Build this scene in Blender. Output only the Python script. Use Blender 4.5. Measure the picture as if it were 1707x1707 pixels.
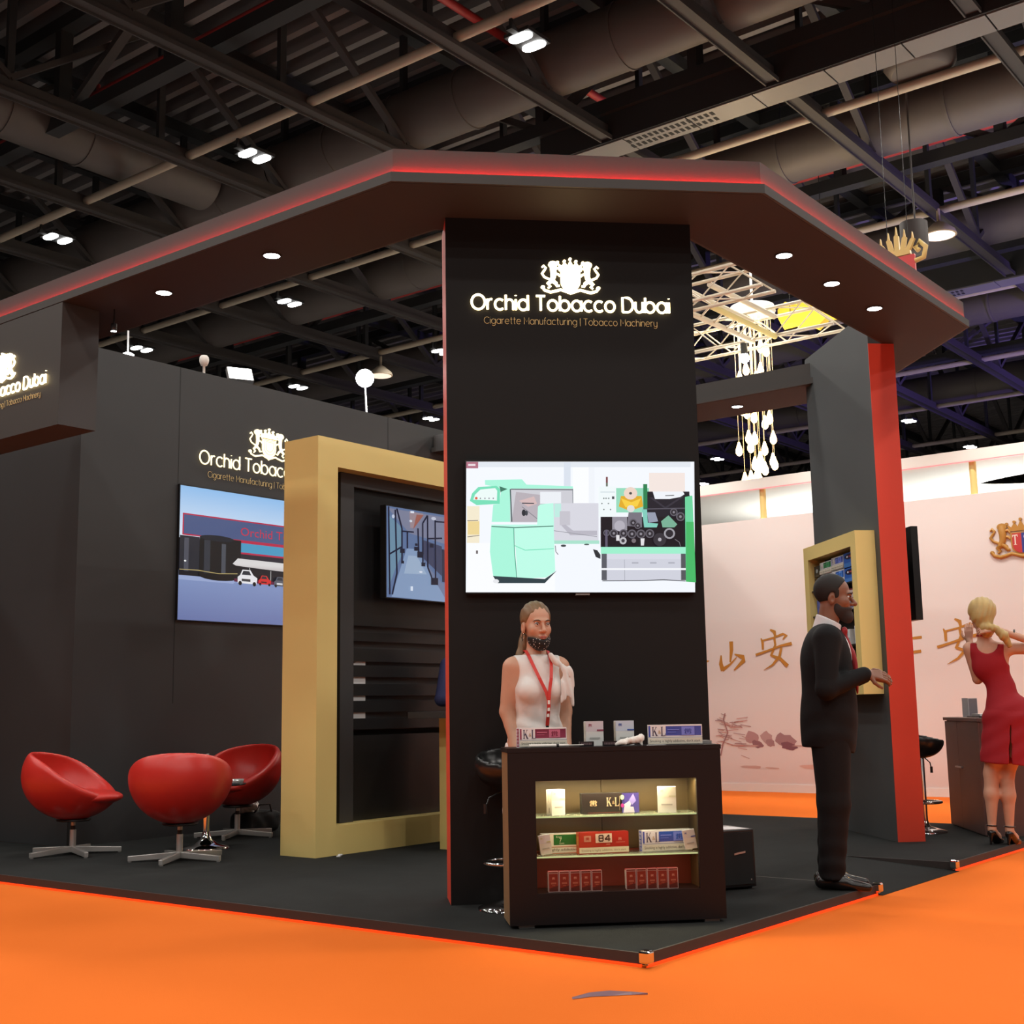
import bpy, bmesh, math, random
import numpy as np
from mathutils import Vector, Matrix, Euler
random.seed(7)
for o in list(bpy.data.objects): bpy.data.objects.remove(o)
SC = bpy.context.scene
COL = SC.collection
PI = math.pi
S2 = math.sqrt(2)
# ------------------------------------------------------------------ camera
YAW, PITCH, ROLL = 0.665442610, 0.153491099, -0.0165412116
CAMPOS = Vector((-4.798, -3.079, 1.1))
_f0 = Vector((math.cos(YAW), math.sin(YAW), 0)); _r0 = Vector((math.sin(YAW), -math.cos(YAW), 0)); _u0 = Vector((0, 0, 1))
_f = _f0*math.cos(PITCH)+_u0*math.sin(PITCH); _u = _u0*math.cos(PITCH)-_f0*math.sin(PITCH)
_r = _r0*math.cos(ROLL)+_u*math.sin(ROLL); _u2 = _u*math.cos(ROLL)-_r0*math.sin(ROLL)
cd = bpy.data.cameras.new('camera'); cam = bpy.data.objects.new('camera', cd); COL.objects.link(cam)
cd.sensor_width = 36; cd.sensor_fit = 'HORIZONTAL'; cd.lens = 2123.77/1707*36; cd.clip_end = 300; cd.clip_start = 0.05
m = Matrix.Identity(4)
for i in range(3):
    m[i][0] = _r[i]; m[i][1] = _u2[i]; m[i][2] = -_f[i]; m[i][3] = CAMPOS[i]
cam.matrix_world = m
SC.camera = cam
# ------------------------------------------------------------------ world, exposure
w = bpy.data.worlds.new('world'); SC.world = w; w.use_nodes = True
w.node_tree.nodes['Background'].inputs[0].default_value = (1, .9, .85, 1)
w.node_tree.nodes['Background'].inputs[1].default_value = 0.012
vs = SC.view_settings; vs.view_transform = 'Standard'; vs.look = 'None'; vs.gamma = 1; vs.exposure = 0.0; vs.use_curve_mapping = False
SC.cycles.use_denoising = True
SC.cycles.max_bounces = 7; SC.cycles.diffuse_bounces = 4; SC.cycles.glossy_bounces = 3; SC.cycles.transmission_bounces = 6
SC.cycles.sample_clamp_indirect = 4.0
SC.cycles.caustics_reflective = False; SC.cycles.caustics_refractive = False
# ------------------------------------------------------------------ lights of the hall
def area(name, loc, power, size, color=(1, 1, 1), rot=(0, 0, 0), sy=None, spread=None, parent=None):
    l = bpy.data.lights.new(name, 'AREA'); l.energy = power; l.size = size; l.color = color
    if sy: l.shape = 'RECTANGLE'; l.size_y = sy
    if spread: l.spread = spread
    o = bpy.data.objects.new(name, l); COL.objects.link(o); o.location = loc; o.rotation_euler = rot
    if parent: o.parent = parent
    return o
def spot(name, loc, power, angle, color=(1, 1, 1), blend=.5, r=.04, aim=None, parent=None):
    l = bpy.data.lights.new(name, 'SPOT'); l.energy = power; l.spot_size = angle; l.spot_blend = blend; l.color = color; l.shadow_soft_size = r
    o = bpy.data.objects.new(name, l); COL.objects.link(o); o.location = loc
    if aim: o.rotation_euler = (Vector(aim)-Vector(loc)).to_track_quat('-Z', 'Y').to_euler()
    if parent: o.parent = parent
    return o
HALL_W = 112
for X in (-12.3, -7.7, -3.0, 1.65, 6.35, 11.2, 15.6, 20.3):
    for Y in (-14.1, -9.25, -4.4, .49, 5.37, 10.2, 15.0):
        if X > 16 and Y < -10: continue
        k = 1.0
        area('hall_light', (X, Y, 8.8), HALL_W*k, .45, (1.0, .95, .88))
# purple show lights of the stands farther right, thrown up at the ceiling
for p, e, a in (((21, -2, 4.5), 3800, (22, 5.5, 9.3)), ((15.5, -2.5, 5.0), 1300, (15, 2.6, 9.3)), ((30, 0, 5), 3000, (29, 8, 9.5))):
    spot('purple_show_light', p, e, math.radians(62), (.32, .22, 1.0), .8, .2, aim=a)
# ------------------------------------------------------------------ helpers
def lin(r, g, b):
    f = lambda c: (c/255/12.92) if c/255 <= .04045 else ((c/255+.055)/1.055)**2.4
    return (f(r), f(g), f(b), 1)
def mat(name, c, rough=.5, metal=0., var=.0, scale=20., bump=0., bscale=None, emit=None, estr=1., spec=.5, sheen=0., coat=0., alpha=1., trans=0., ior=1.45):
    M = bpy.data.materials.new(name); M.use_nodes = True
    nt = M.node_tree; P = nt.nodes['Principled BSDF']
    c = lin(*c) if len(c) == 3 else c
    P.inputs['Base Color'].default_value = c
    P.inputs['Roughness'].default_value = rough; P.inputs['Metallic'].default_value = metal
    P.inputs['Specular IOR Level'].default_value = spec
    if sheen: P.inputs['Sheen Weight'].default_value = sheen
    if coat: P.inputs['Coat Weight'].default_value = coat
    if trans: P.inputs['Transmission Weight'].default_value = trans; P.inputs['IOR'].default_value = ior
    if alpha < 1: P.inputs['Alpha'].default_value = alpha
    if var or bump:
        tc = nt.nodes.new('ShaderNodeTexCoord'); nz = nt.nodes.new('ShaderNodeTexNoise')
        nz.inputs['Scale'].default_value = scale; nz.inputs['Detail'].default_value = 4
        nt.links.new(tc.outputs['Object'], nz.inputs['Vector'])
        if var:
            mx = nt.nodes.new('ShaderNodeMix'); mx.data_type = 'RGBA'
            mx.inputs['A'].default_value = tuple(max(0, x*(1-var)) for x in c[:3])+(1,); mx.inputs['B'].default_value = tuple(min(1, x*(1+var)) for x in c[:3])+(1,)
            nt.links.new(nz.outputs['Fac'], mx.inputs['Factor']); nt.links.new(mx.outputs['Result'], P.inputs['Base Color'])
        if bump:
            n2 = nt.nodes.new('ShaderNodeTexNoise'); n2.inputs['Scale'].default_value = bscale or scale; n2.inputs['Detail'].default_value = 3
            nt.links.new(tc.outputs['Object'], n2.inputs['Vector'])
            b = nt.nodes.new('ShaderNodeBump'); b.inputs['Strength'].default_value = bump; b.inputs['Distance'].default_value = .01
            nt.links.new(n2.outputs['Fac'], b.inputs['Height']); nt.links.new(b.outputs['Normal'], P.inputs['Normal'])
    if emit is not None:
        e = lin(*emit) if len(emit) == 3 else emit
        P.inputs['Emission Color'].default_value = e; P.inputs['Emission Strength'].default_value = estr
    return M
def attr_mat(name, emission, rough=.5, estr=1.):
    M = bpy.data.materials.new(name); M.use_nodes = True; nt = M.node_tree; P = nt.nodes['Principled BSDF']
    a = nt.nodes.new('ShaderNodeVertexColor'); a.layer_name = 'Ink'
    P.inputs['Roughness'].default_value = rough
    if emission:
        P.inputs['Base Color'].default_value = (.01, .01, .01, 1)
        nt.links.new(a.outputs['Color'], P.inputs['Emission Color']); P.inputs['Emission Strength'].default_value = estr
    else: nt.links.new(a.outputs['Color'], P.inputs['Base Color'])
    return M
class B:
    "collects faces for ONE mesh"
    def __init__(s): s.v = []; s.f = []; s.m = []; s.sm = []; s.c = []
    def add(s, vs, fs, mi=0, smooth=False, col=None):
        n = len(s.v); s.v += [tuple(x) for x in vs]
        for f in fs:
            s.f.append(tuple(i+n for i in f)); s.m.append(mi); s.sm.append(smooth); s.c.append(col)
        return s
    def box(s, a, b, mi=0, M=None):
        x0, y0, z0 = a; x1, y1, z1 = b
        vs = [Vector(p) for p in ((x0,y0,z0),(x1,y0,z0),(x1,y1,z0),(x0,y1,z0),(x0,y0,z1),(x1,y0,z1),(x1,y1,z1),(x0,y1,z1))]
        if M: vs = [M @ p for p in vs]
        return s.add(vs, [(0,3,2,1),(4,5,6,7),(0,1,5,4),(1,2,6,5),(2,3,7,6),(3,0,4,7)], mi)
    def cyl(s, p0, p1, r0, r1=None, n=16, mi=0, smooth=True, caps=True):
        return s.tube([p0, p1], r0, n, mi, smooth, caps, r1)
    def tube(s, pts, r, n=8, mi=0, smooth=True, caps=True, r1=None, closed=False, flat=None):
        pts = [Vector(p) for p in pts]; N = len(pts)
        rs = r if isinstance(r, (list, tuple)) else [r if r1 is None else r+(r1-r)*i/max(1, N-1) for i in range(N)]
        T = []
        for i in range(N):
            if closed: t = pts[(i+1) % N]-pts[i-1]
            else: t = pts[min(i+1, N-1)]-pts[max(i-1, 0)]
            T.append(t.normalized() if t.length > 1e-9 else Vector((0, 0, 1)))
        up = Vector((0, 0, 1)) if abs(T[0].z) < .9 else Vector((1, 0, 0))
        nrm = (up-T[0]*up.dot(T[0])).normalized(); vs = []
        for i in range(N):
            nrm = (nrm-T[i]*nrm.dot(T[i])).normalized(); bi = T[i].cross(nrm)
            for k in range(n):
                a = 2*PI*k/n; vs.append(pts[i]+(nrm*math.cos(a)+bi*math.sin(a))*rs[i])
        fs = []
        for i in range(N if closed else N-1):
            j = (i+1) % N
            for k in range(n): fs.append((i*n+k, i*n+(k+1) % n, j*n+(k+1) % n, j*n+k))
        s.add(vs, fs, mi, smooth)
        if caps and not closed:
            s.add(vs[:n], [tuple(reversed(range(n)))], mi); s.add(vs[-n:], [tuple(range(n))], mi)
        return s
    def lathe(s, prof, c=(0, 0, 0), n=32, mi=0, smooth=True, M=None, caps=True):
        vs = []; fs = []
        for r, z in prof:
            for k in range(n):
                a = 2*PI*k/n; p = Vector((c[0]+r*math.cos(a), c[1]+r*math.sin(a), c[2]+z)); vs.append(M @ p if M else p)
        for i in range(len(prof)-1):
            for k in range(n): fs.append((i*n+k, i*n+(k+1) % n, (i+1)*n+(k+1) % n, (i+1)*n+k))
        s.add(vs, fs, mi, smooth)
        if not caps: return s
        if prof[0][0] > 1e-6: s.add(vs[:n], [tuple(reversed(range(n)))], mi)
        if prof[-1][0] > 1e-6: s.add(vs[-n:], [tuple(range(n))], mi)
        return s
    def prism(s, poly, fr, n0, n1, mi=0):
        "poly in (u,v), extruded between depths n0 and n1 of frame fr"
        k = len(poly); a = [fr(u, v, n0) for u, v in poly]; b = [fr(u, v, n1) for u, v in poly]
        ar = sum(poly[i][0]*poly[(i+1) % k][1]-poly[(i+1) % k][0]*poly[i][1] for i in range(k))
        fs = [tuple(reversed(range(k))), tuple(range(k, 2*k))]+[(i, (i+1) % k, k+(i+1) % k, k+i) for i in range(k)]
        if ar < 0: fs = [tuple(reversed(f)) for f in fs]
        return s.add(a+b, fs, mi)
    def ball(s, c, r, n=12, mi=0, sc=(1, 1, 1)):
        m_ = n//2; prof = [(max(1e-7, math.sin(PI*i/m_)), -math.cos(PI*i/m_)) for i in range(m_+1)]
        M = Matrix.Translation(c) @ Matrix.Diagonal((r*sc[0], r*sc[1], r*sc[2], 1))
        return s.lathe(prof, n=n, mi=mi, M=M)
    def build(s, name, mats, parent=None, loc=None, rot=None, bevel=0, seg=2):
        me = bpy.data.meshes.new(name); me.from_pydata(s.v, [], s.f)
        mats = mats if isinstance(mats, (list, tuple)) else [mats]
        for x in mats: me.materials.append(x)
        me.polygons.foreach_set('material_index', s.m); me.polygons.foreach_set('use_smooth', s.sm)
        if any(c is not None for c in s.c):
            at = me.color_attributes.new('Ink', 'FLOAT_COLOR', 'CORNER'); buf = []
            for f, c in zip(s.f, s.c):
                if c and isinstance(c[0], (tuple, list)):
                    for q in c: buf += list(q)
                else:
                    for _ in f: buf += list(c or (0, 0, 0, 1))
            at.data.foreach_set('color', buf)
        me.validate(); me.update()
        o = bpy.data.objects.new(name, me); COL.objects.link(o)
        if parent: o.parent = parent
        if loc is not None: o.location = loc
        if rot is not None: o.rotation_euler = rot
        if bevel:
            md = o.modifiers.new('bevel', 'BEVEL'); md.width = bevel; md.segments = seg; md.limit_method = 'ANGLE'; md.angle_limit = math.radians(40)
        return o
def tag(o, label=None, cat=None, group=None, kind=None):
    if label: o['label'] = label
    if cat: o['category'] = cat
    if group: o['group'] = group
    if kind: o['kind'] = kind
    return o
def thing(name, label, cat, loc=(0, 0, 0), rz=0, group=None):
    o = bpy.data.objects.new(name, None); COL.objects.link(o); o.location = loc; o.rotation_euler = (0, 0, rz); o.empty_display_size = .1
    return tag(o, label, cat, group)
def dup(root, loc=None, rz=None, label=None, group=None):
    r = root.copy(); COL.objects.link(r)
    if loc is not None: r.location = loc
    if rz is not None: r.rotation_euler = (0, 0, rz)
    if label: r['label'] = label
    if group: r['group'] = group
    for ch in list(root.children):
        c = ch.copy(); COL.objects.link(c); c.parent = r
        for g in list(ch.children):
            d = g.copy(); COL.objects.link(d); d.parent = c
    return r
def frame(O, U, V):
    O, U, V = Vector(O), Vector(U).normalized(), Vector(V).normalized(); N = U.cross(V)
    return lambda u, v, n=0.: O+U*u+V*v+N*n
def arc(cx, cy, rx, ry, a0, a1, n=12):
    return [(cx+rx*math.cos(math.radians(a0+(a1-a0)*i/n)), cy+ry*math.sin(math.radians(a0+(a1-a0)*i/n))) for i in range(n+1)]
def circ(cx, cy, rx, ry=None, n=18): return arc(cx, cy, rx, ry or rx, 0, 360*(n-1)/n, n-1)
# ------------------------------------------------------------------ monoline lettering
_o = arc(.36, .36, .36, .36, 0, 360, 18)
GL = {
 'O': ([arc(.5, .5, .5, .5, 0, 360, 24)], 1.0), 'C': ([arc(.5, .5, .5, .5, 45, 315, 18)], .86), 'T': ([[(0, 1), (.7, 1)], [(.35, 1), (.35, 0)]], .70),
 'D': ([[(0, 0), (0, 1), (.35, 1)]+arc(.35, .5, .45, .5, 90, -90, 12)+[(0, 0)]], .80), 'M': ([[(0, 0), (0, 1), (.42, .35), (.84, 1), (.84, 0)]], .84),
 'r': ([[(0, 0), (0, .72)], [(0, .42)]+arc(.27, .42, .27, .29, 160, 70, 6)], .36), 'c': ([arc(.36, .36, .36, .36, 48, 312, 14)], .62),
 'h': ([[(0, 0), (0, 1.02)], [(0, .4)]+arc(.28, .42, .28, .3, 170, 0, 10)+[(.56, 0)]], .56), 'i': ([[(0, 0), (0, .72)], [(0, .98), (0, 1.0)]], .0),
 'd': ([_o, [(.72, 1.02), (.72, 0)]], .72), 'o': ([_o], .72), 'b': ([_o, [(0, 1.02), (0, 0)]], .72), 'a': ([_o, [(.72, .72), (.72, 0)]], .72),
 'u': ([[(0, .72), (0, .3)]+arc(.28, .3, .28, .3, 180, 350, 10), [(.56, .72), (.56, 0)]], .56), 'n': ([[(0, 0), (0, .72)], [(0, .4)]+arc(.28, .42, .28, .3, 170, 0, 10)+[(.56, 0)]], .56),
 'g': ([_o, [(.72, .72), (.72, .02)]+arc(.38, .02, .34, .32, 0, -140, 9)], .72), 'e': ([[(0, .38), (.72, .38)]+arc(.36, .36, .36, .36, 4, 310, 16)], .72),
 't': ([[(.16, 1.0), (.16, .15)]+arc(.3, .15, .14, .15, 180, 270, 4), [(0, .72), (.36, .72)]], .36), 'f': ([[(.36, 1.0)]+arc(.3, .82, .16, .19, 90, 180, 5)+[(.14, 0)], [(0, .62), (.34, .62)]], .34),
 '|': ([[(0, 1.05), (0, -.12)]], .0), 'y': ([[(0, .72), (0, .3)]+arc(.28, .3, .28, .3, 180, 350, 10), [(.56, .72), (.56, .02)]+arc(.25, .02, .31, .3, 0, -140, 8)], .56),
}
def lettering(text, gap=.2, space=.42):
    "strokes of a line of text, cap height 1; returns strokes and total width"
    x = 0; out = []
    for ch in text:
        if ch == ' ': x += space; continue
        st, wd = GL[ch]
        for s in st: out.append([(x+p[0], p[1]) for p in s])
        x += wd+gap
    return out, x-gap
def put_text(b, text, fr, uc, v0, width, r, n=0., mi=0, sides=6, gap=.2, align='c', h=None):
    st, wd = lettering(text, gap); k = width/wd; kv = (h if h else k)
    u0 = uc-width/2 if align == 'c' else uc
    for s in st: b.tube([fr(u0+p[0]*k, v0+p[1]*kv, n) for p in s], r, sides, mi, True, True)
    return k
def text_polys(s, size=1.0):
    "flat outline polygons of a line of text in the built-in typeface"
    cu = bpy.data.curves.new('t', 'FONT'); cu.body = s; cu.size = size; cu.resolution_u = 2
    o = bpy.data.objects.new('t', cu); COL.objects.link(o); bpy.context.view_layer.update()
    dg = bpy.context.evaluated_depsgraph_get(); me = bpy.data.meshes.new_from_object(o.evaluated_get(dg))
    V = [tuple(v.co[:2]) for v in me.vertices]; F = [tuple(p.vertices) for p in me.polygons]
    bpy.data.objects.remove(o); bpy.data.curves.remove(cu); bpy.data.meshes.remove(me)
    return V, F
class Pic(B):
    "a flat picture or print made of coloured polygons on frame fr; mp maps picture units to (u,v)"
    def __init__(s, fr, mp=None, lift=.0006): super().__init__(); s.fr = fr; s.mp = mp or (lambda x, y: (x, y)); s.k = 0; s.lift = lift
    def poly(s, pts, c, c2=None, keep=False):
        if not keep: s.k += 1
        q = [s.fr(*s.mp(x, y), s.lift*s.k) for x, y in pts]; uv = [s.mp(x, y) for x, y in pts]
        ar = sum(uv[i][0]*uv[(i+1) % len(uv)][1]-uv[(i+1) % len(uv)][0]*uv[i][1] for i in range(len(uv)))
        idx = list(range(len(q)))
        c = lin(*c)
        if ar < 0: idx.reverse()
        cc = c
        if c2:  # print with a colour blend from first half of the corners to the second
            c2 = lin(*c2); cl = [c if i < len(q)//2 else c2 for i in range(len(q))]; cc = [cl[i] for i in idx]
        s.add(q, [tuple(idx)], 0, False, cc); return s
    def rect(s, x0, y0, x1, y1, c, c2=None): return s.poly([(x0, y0), (x1, y0), (x1, y1), (x0, y1)], c, c2)
    def disc(s, x, y, rx, ry, c, n=16): return s.poly(circ(x, y, rx, ry, n), c)
    def line(s, pts, wd, c):
        s.k += 1
        for (x0, y0), (x1, y1) in zip(pts, pts[1:]):
            d = math.hypot(x1-x0, y1-y0) or 1; nx, ny = -(y1-y0)/d*wd/2, (x1-x0)/d*wd/2
            s.poly([(x0+nx, y0+ny), (x1+nx, y1+ny), (x1-nx, y1-ny), (x0-nx, y0-ny)], c, keep=True)
        return s
    def text(s, t, x, y, h, c, width=None, rot=0):
        V, F = text_polys(t, h*1.38)
        if not V: return s
        k = 1.
        if width: k = width/max(1e-6, max(v[0] for v in V))
        s.k += 1; ca, sa = math.cos(rot), math.sin(rot)
        for f in F:
            s.poly([(x+V[i][0]*k*ca-V[i][1]*sa, y+V[i][0]*k*sa+V[i][1]*ca) for i in f], c, keep=True)
        return s
# ------------------------------------------------------------------ shared materials
M_ORANGE = mat('orange_carpet', (.80, .168, .021, 1), .95, var=.05, scale=.7, bump=.15, bscale=180, spec=.1)
M_CARPET = mat('black_carpet', (.020, .021, .0205, 1), .95, var=.25, scale=6, bump=.3, bscale=220, spec=.15)
M_SKIRT = mat('dark_skirt', (.035, .027, .025, 1), .6)
M_PANEL = mat('charcoal_laminate', (.036, .036, .038, 1), .55, var=.06, scale=3)
M_BLACKP = mat('black_laminate', (.0085, .0075, .0075, 1), .6, var=.06, scale=3, spec=.25)
M_CANOPY = mat('canopy_laminate', (.046, .040, .037, 1), .6)
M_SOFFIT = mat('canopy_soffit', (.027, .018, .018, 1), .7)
M_RED = mat('red_laminate', (.72, .055, .025, 1), .5)
M_GOLD = mat('brushed_gold_laminate', (.93, .72, .27, 1), .38, metal=.12, var=.05, scale=2)
M_CHROME = mat('chrome', (.8, .8, .8, 1), .08, metal=1)
M_STEEL = mat('grey_painted_steel', (.45, .43, .42, 1), .35, metal=.6)
M_BLK = mat('black_plastic', (.012, .012, .013, 1), .35)
M_MATTE = mat('matte_black', (.008, .008, .008, 1), .8)
M_WHITE = mat('white_paper', (.8, .8, .8, 1), .6)
M_LED = mat('red_led', (.5, .01, .01, 1), .5, emit=(1, .0012, .0010, 1), estr=150)
M_LED2 = mat('red_led_dim', (.5, .01, .01, 1), .5, emit=(1, .045, .002, 1), estr=1.5)
M_LAMP = mat('lamp_lens', (1, 1, 1, 1), .5, emit=(1, 1, .97, 1), estr=14)
M_WARM = mat('warm_backlit_acrylic', (1, .9, .6, 1), .5, emit=(1, .80, .42, 1), estr=4.5)
M_DECK = mat('roof_deck', (.010, .010, .010, 1), .9)
M_PURLIN = mat('roof_purlin_steel', (.23, .205, .20, 1), .7)
M_TRUSS = mat('dark_roof_steel', (.046, .039, .037, 1), .65)
M_TRUSSD = mat('black_roof_steel', (.020, .020, .021, 1), .7)
M_DUCT = mat('dull_duct_metal', (.105, .089, .080, 1), .6, metal=.2, var=.12, scale=1.2)
M_PIPE = mat('cream_pipe', (.44, .37, .28, 1), .6)
M_RPIPE = mat('red_sprinkler_pipe', (.42, .035, .03, 1), .5)
M_TRAY = mat('galvanised_tray', (.20, .188, .182, 1), .5, metal=.2)
PRINT = attr_mat('printed_ink', False, .35)
SCREEN = attr_mat('screen_pixels', True, .3, 1.0)
ZP = .057
# ------------------------------------------------------------------ the hall
M_GREYC = mat('grey_bounce_carpet', (.42, .41, .41, 1), .95, var=.1, scale=.8)  # rest of the floor, grey chosen to bounce neutral light at the ceiling
b = B(); b.box((-22, -22, -.2), (62, 62, -.004), 1); b.box((-4.6, -4.2, -.003), (10.4, 11, 0), 0); tag(b.build('floor', [M_ORANGE, M_GREYC]), kind='structure')
b = B(); b.box((-22, -22, 11.5), (62, 62, 11.7), 0)
x = -6.0
while x < 60:
    b.box((x, -14, 11.15), (x+.12, 61, 11.28), 1); b.box((x+.04, -14, 11.28), (x+.08, 61, 11.5), 1); x += .40
tag(b.build('ceiling', [M_DECK, M_PURLIN]), kind='structure')
b = B(); b.box((60, -22, 0), (60.3, 60, 11.5)); tag(b.build('wall_right', M_TRUSSD), kind='structure')
b = B(); b.box((-22, 60, 0), (60, 60.3, 11.5)); tag(b.build('wall_left', M_TRUSSD), kind='structure')
# ------------------------------------------------------------------ roof trusses
TX0, TX1, PAN = -6.0, 58.0, 2.325
def strut_mesh(name, p0, p1, s, m):
    b = B(); p0, p1 = Vector(p0), Vector(p1); d = (p1-p0); L = d.length
    M = Matrix.Translation(p0) @ d.to_track_quat('Z', 'Y').to_matrix().to_4x4()
    b.box((-s, -s*.7, 0), (s, s*.7, L), 0, M); return b.build(name, m)
tlab = ['dark steel roof truss reaching the top edge near the top right corner', 'dark steel roof truss with pale cable tray crossing top edge right of the centre sign',
        'dark steel roof truss reaching the top edge above the centre column', 'dark steel roof truss reaching the top edge near the top left corner',
        'dark steel roof truss leaving the left edge above the round duct', 'dark steel roof truss leaving the left edge just above the left canopy arm',
        'dark steel roof truss seen below the left canopy arm, nearest of those', 'dark steel roof truss low behind the bright lamp pole, second below the left canopy arm',
        'dark steel roof truss just above the partition wall, farthest of those shown']
first = None
for k in range(9):
    Y = 1.12+2.56*k
    if k == 0:
        t = thing('roof_truss', tlab[0], 'roof truss', (TX0, Y, 9.0), 0, 'roof trusses running away to the right')
        b = B(); L = TX1-TX0
        b.box((0, -.10, 0), (L, .10, .025)); b.box((0, -.03, .025), (L, .03, .20)); b.box((0, -.10, -.035), (L, -.08, 0)); b.box((0, .08, -.035), (L, .10, 0))
        b.build('bottom_chord', M_TRUSS, t)
        b = B(); b.box((0, -.1, 1.85), (L, .1, 2.05)); b.build('top_chord', M_TRUSSD, t)
        n = int(L/PAN); vm = dm = None
        for i in range(n):
            if vm is None:
                vm = strut_mesh('vertical_strut', (0, 0, .2), (0, 0, 1.9), .05, M_TRUSSD); dm = strut_mesh('diagonal_strut', (0, 0, .2), (PAN, 0, 1.9), .055, M_TRUSS)
                v, d = vm, dm
            else:
                v = vm.copy(); d = dm.copy(); COL.objects.link(v); COL.objects.link(d)
            v.parent = t; d.parent = t; v.location.x = i*PAN
            if i % 2: d.rotation_euler = dm.rotation_euler; d.location = ((i+1)*PAN, 0, 0); d.scale.x = -1
            else: d.location = (i*PAN, 0, 0)
        first = t
    else: dup(first, (TX0, Y, 9.0), None, tlab[k])
# heavier cross girders
glab = ['black steel girder crossing above the left canopy arm', 'black steel girder crossing above the centre column', 'black steel girder crossing behind the square duct', 'black steel girder crossing beyond the round duct at right', 'black steel girder crossing far at right']
for i, X in enumerate((4.75, 9.4, 14.05, 18.7, 25.7)):
    if i == 0:
        g0 = thing('roof_girder', glab[0], 'roof girder', (X, -8, 9.35), 0, 'roof girders running away to the left')
        b = B(); b.box((-.11, 0, 0), (.11, 50, .2)); b.build('bottom_chord', M_TRUSSD, g0)
        b = B(); b.box((-.11, 0, 1.5), (.11, 50, 1.7)); b.build('top_chord', M_TRUSSD, g0)
        vm = dm = None
        for j in range(19):
            if vm is None:
                vm = strut_mesh('vertical_strut', (0, 0, .1), (0, 0, 1.6), .1, M_TRUSSD); dm = strut_mesh('diagonal_strut', (0, 0, .1), (0, 2.56, 1.6), .07, M_TRUSS); v, d = vm, dm
            else: v = vm.copy(); d = dm.copy(); COL.objects.link(v); COL.objects.link(d)
            v.parent = g0; d.parent = g0; v.location.y = j*2.56
            if j % 2: d.location = (0, (j+1)*2.56, 0); d.scale.y = -1
            else: d.location = (0, j*2.56, 0)
    else: dup(g0, (X, -8, 9.35), None, glab[i])
# ------------------------------------------------------------------ ducts, trays and pipes
def duct(p0, p1, r, label, step=1.3):
    t = thing('air_duct', label, 'air duct', p0, 0, 'round ventilation ducts under the roof'); d = Vector(p1)-Vector(p0)
    b = B(); b.cyl((0, 0, 0), d, r, n=28); b.build('duct_tube', M_DUCT, t)
    n = int(d.length/step); u = d.normalized(); b = B(); b.cyl(u*-.025, u*.025, r+.018, n=28); s0 = b.build('seam_ring', M_DUCT, t, loc=u*step)
    for i in range(2, min(n, 14)): s1 = s0.copy(); COL.objects.link(s1); s1.parent = t; s1.location = u*(i*step)
    return t
duct((8.15, -4, 9.62), (8.15, 40, 9.62), .43, 'thick round duct sloping above the canopy corner')
duct((12.75, -4, 9.62), (12.75, 44, 9.62), .46, 'round duct passing above the right canopy corner')
duct((17.8, -4, 9.62), (17.8, 44, 9.62), .40, 'round duct beyond the gold crown ornament')
duct((29.6, -4, 9.62), (29.6, 44, 9.62), .46, 'purple lit round duct right of the red end panel')
duct((-5, 13.0, 9.66), (7.70, 13.0, 9.66), .43, 'round duct entering from the left edge and ending at a branch')
duct((22.6, -4, 9.62), (22.6, 44, 9.62), .4, 'round duct low behind the canopy tip at right')
def tray(X, label, y0, y1):
    t = thing('cable_tray', label, 'cable tray', (X, y0, 8.93), 0)
    b = B(); b.box((-.25, 0, .02), (-.22, y1-y0, .55)); b.box((.22, 0, .02), (.25, y1-y0, .55)); b.box((-.22, 0, .5), (.22, y1-y0, .55)); b.build('side_panel', M_TRUSSD, t)
    b = B(); y = 0
    while y < y1-y0: b.box((-.22, y, 0), (.22, min(y+.98, y1-y0), .02)); y += 1.0
    b.build('bottom_panel', M_TRAY, t)
    b = B(); b.box((-.05, -.03, -.003), (.05, .02, .002)); h0 = b.build('vent_hole', M_MATTE, t); h0.location = (-.10, 5.95-y0-1.3, -.001)
    for i in range(16):
        for j in range(2):
            if i+j: h = h0.copy(); COL.objects.link(h); h.parent = t; h.location = (-.10+.17*j, 5.95+i*.088-y0-1.3+(.03 if j else 0), -.001)
tray(9.62, 'long square duct with pale underside and a perforated stretch above the right canopy arm', -4, 7.4)
tray(19.3, 'pale square tray end showing right of the canopy tip', -4, 5.6)
plab = ['cream pipe carrying the lamp pairs across the upper left', 'cream pipe under the roof running above the downlit arm at right', 'cream pipe beyond the right canopy arm, near the gold crown', 'cream pipe behind the canopy tip at right', 'cream pipe low at right, above the pink booth']
for i, X in enumerate((6.1, 10.85, 15.35, 20.05, 25.2, 29.25, 34.15)):
    b = B(); b.cyl((0, 0, 0), (0, 46, 0), .065, n=10)
    for j in range(18): b.cyl((0, j*2.56+1, -.06), (0, j*2.56+1, .10), .02, n=6)
    tag(b.build('conduit_pipe', M_PIPE, loc=(X, -5, 9.11)), plab[i] if i < 5 else 'cream pipe far off under the roof behind the pink booth, %s of two' % ('nearer' if i == 5 else 'farther'), 'pipe', 'cream pipes under the roof')
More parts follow.
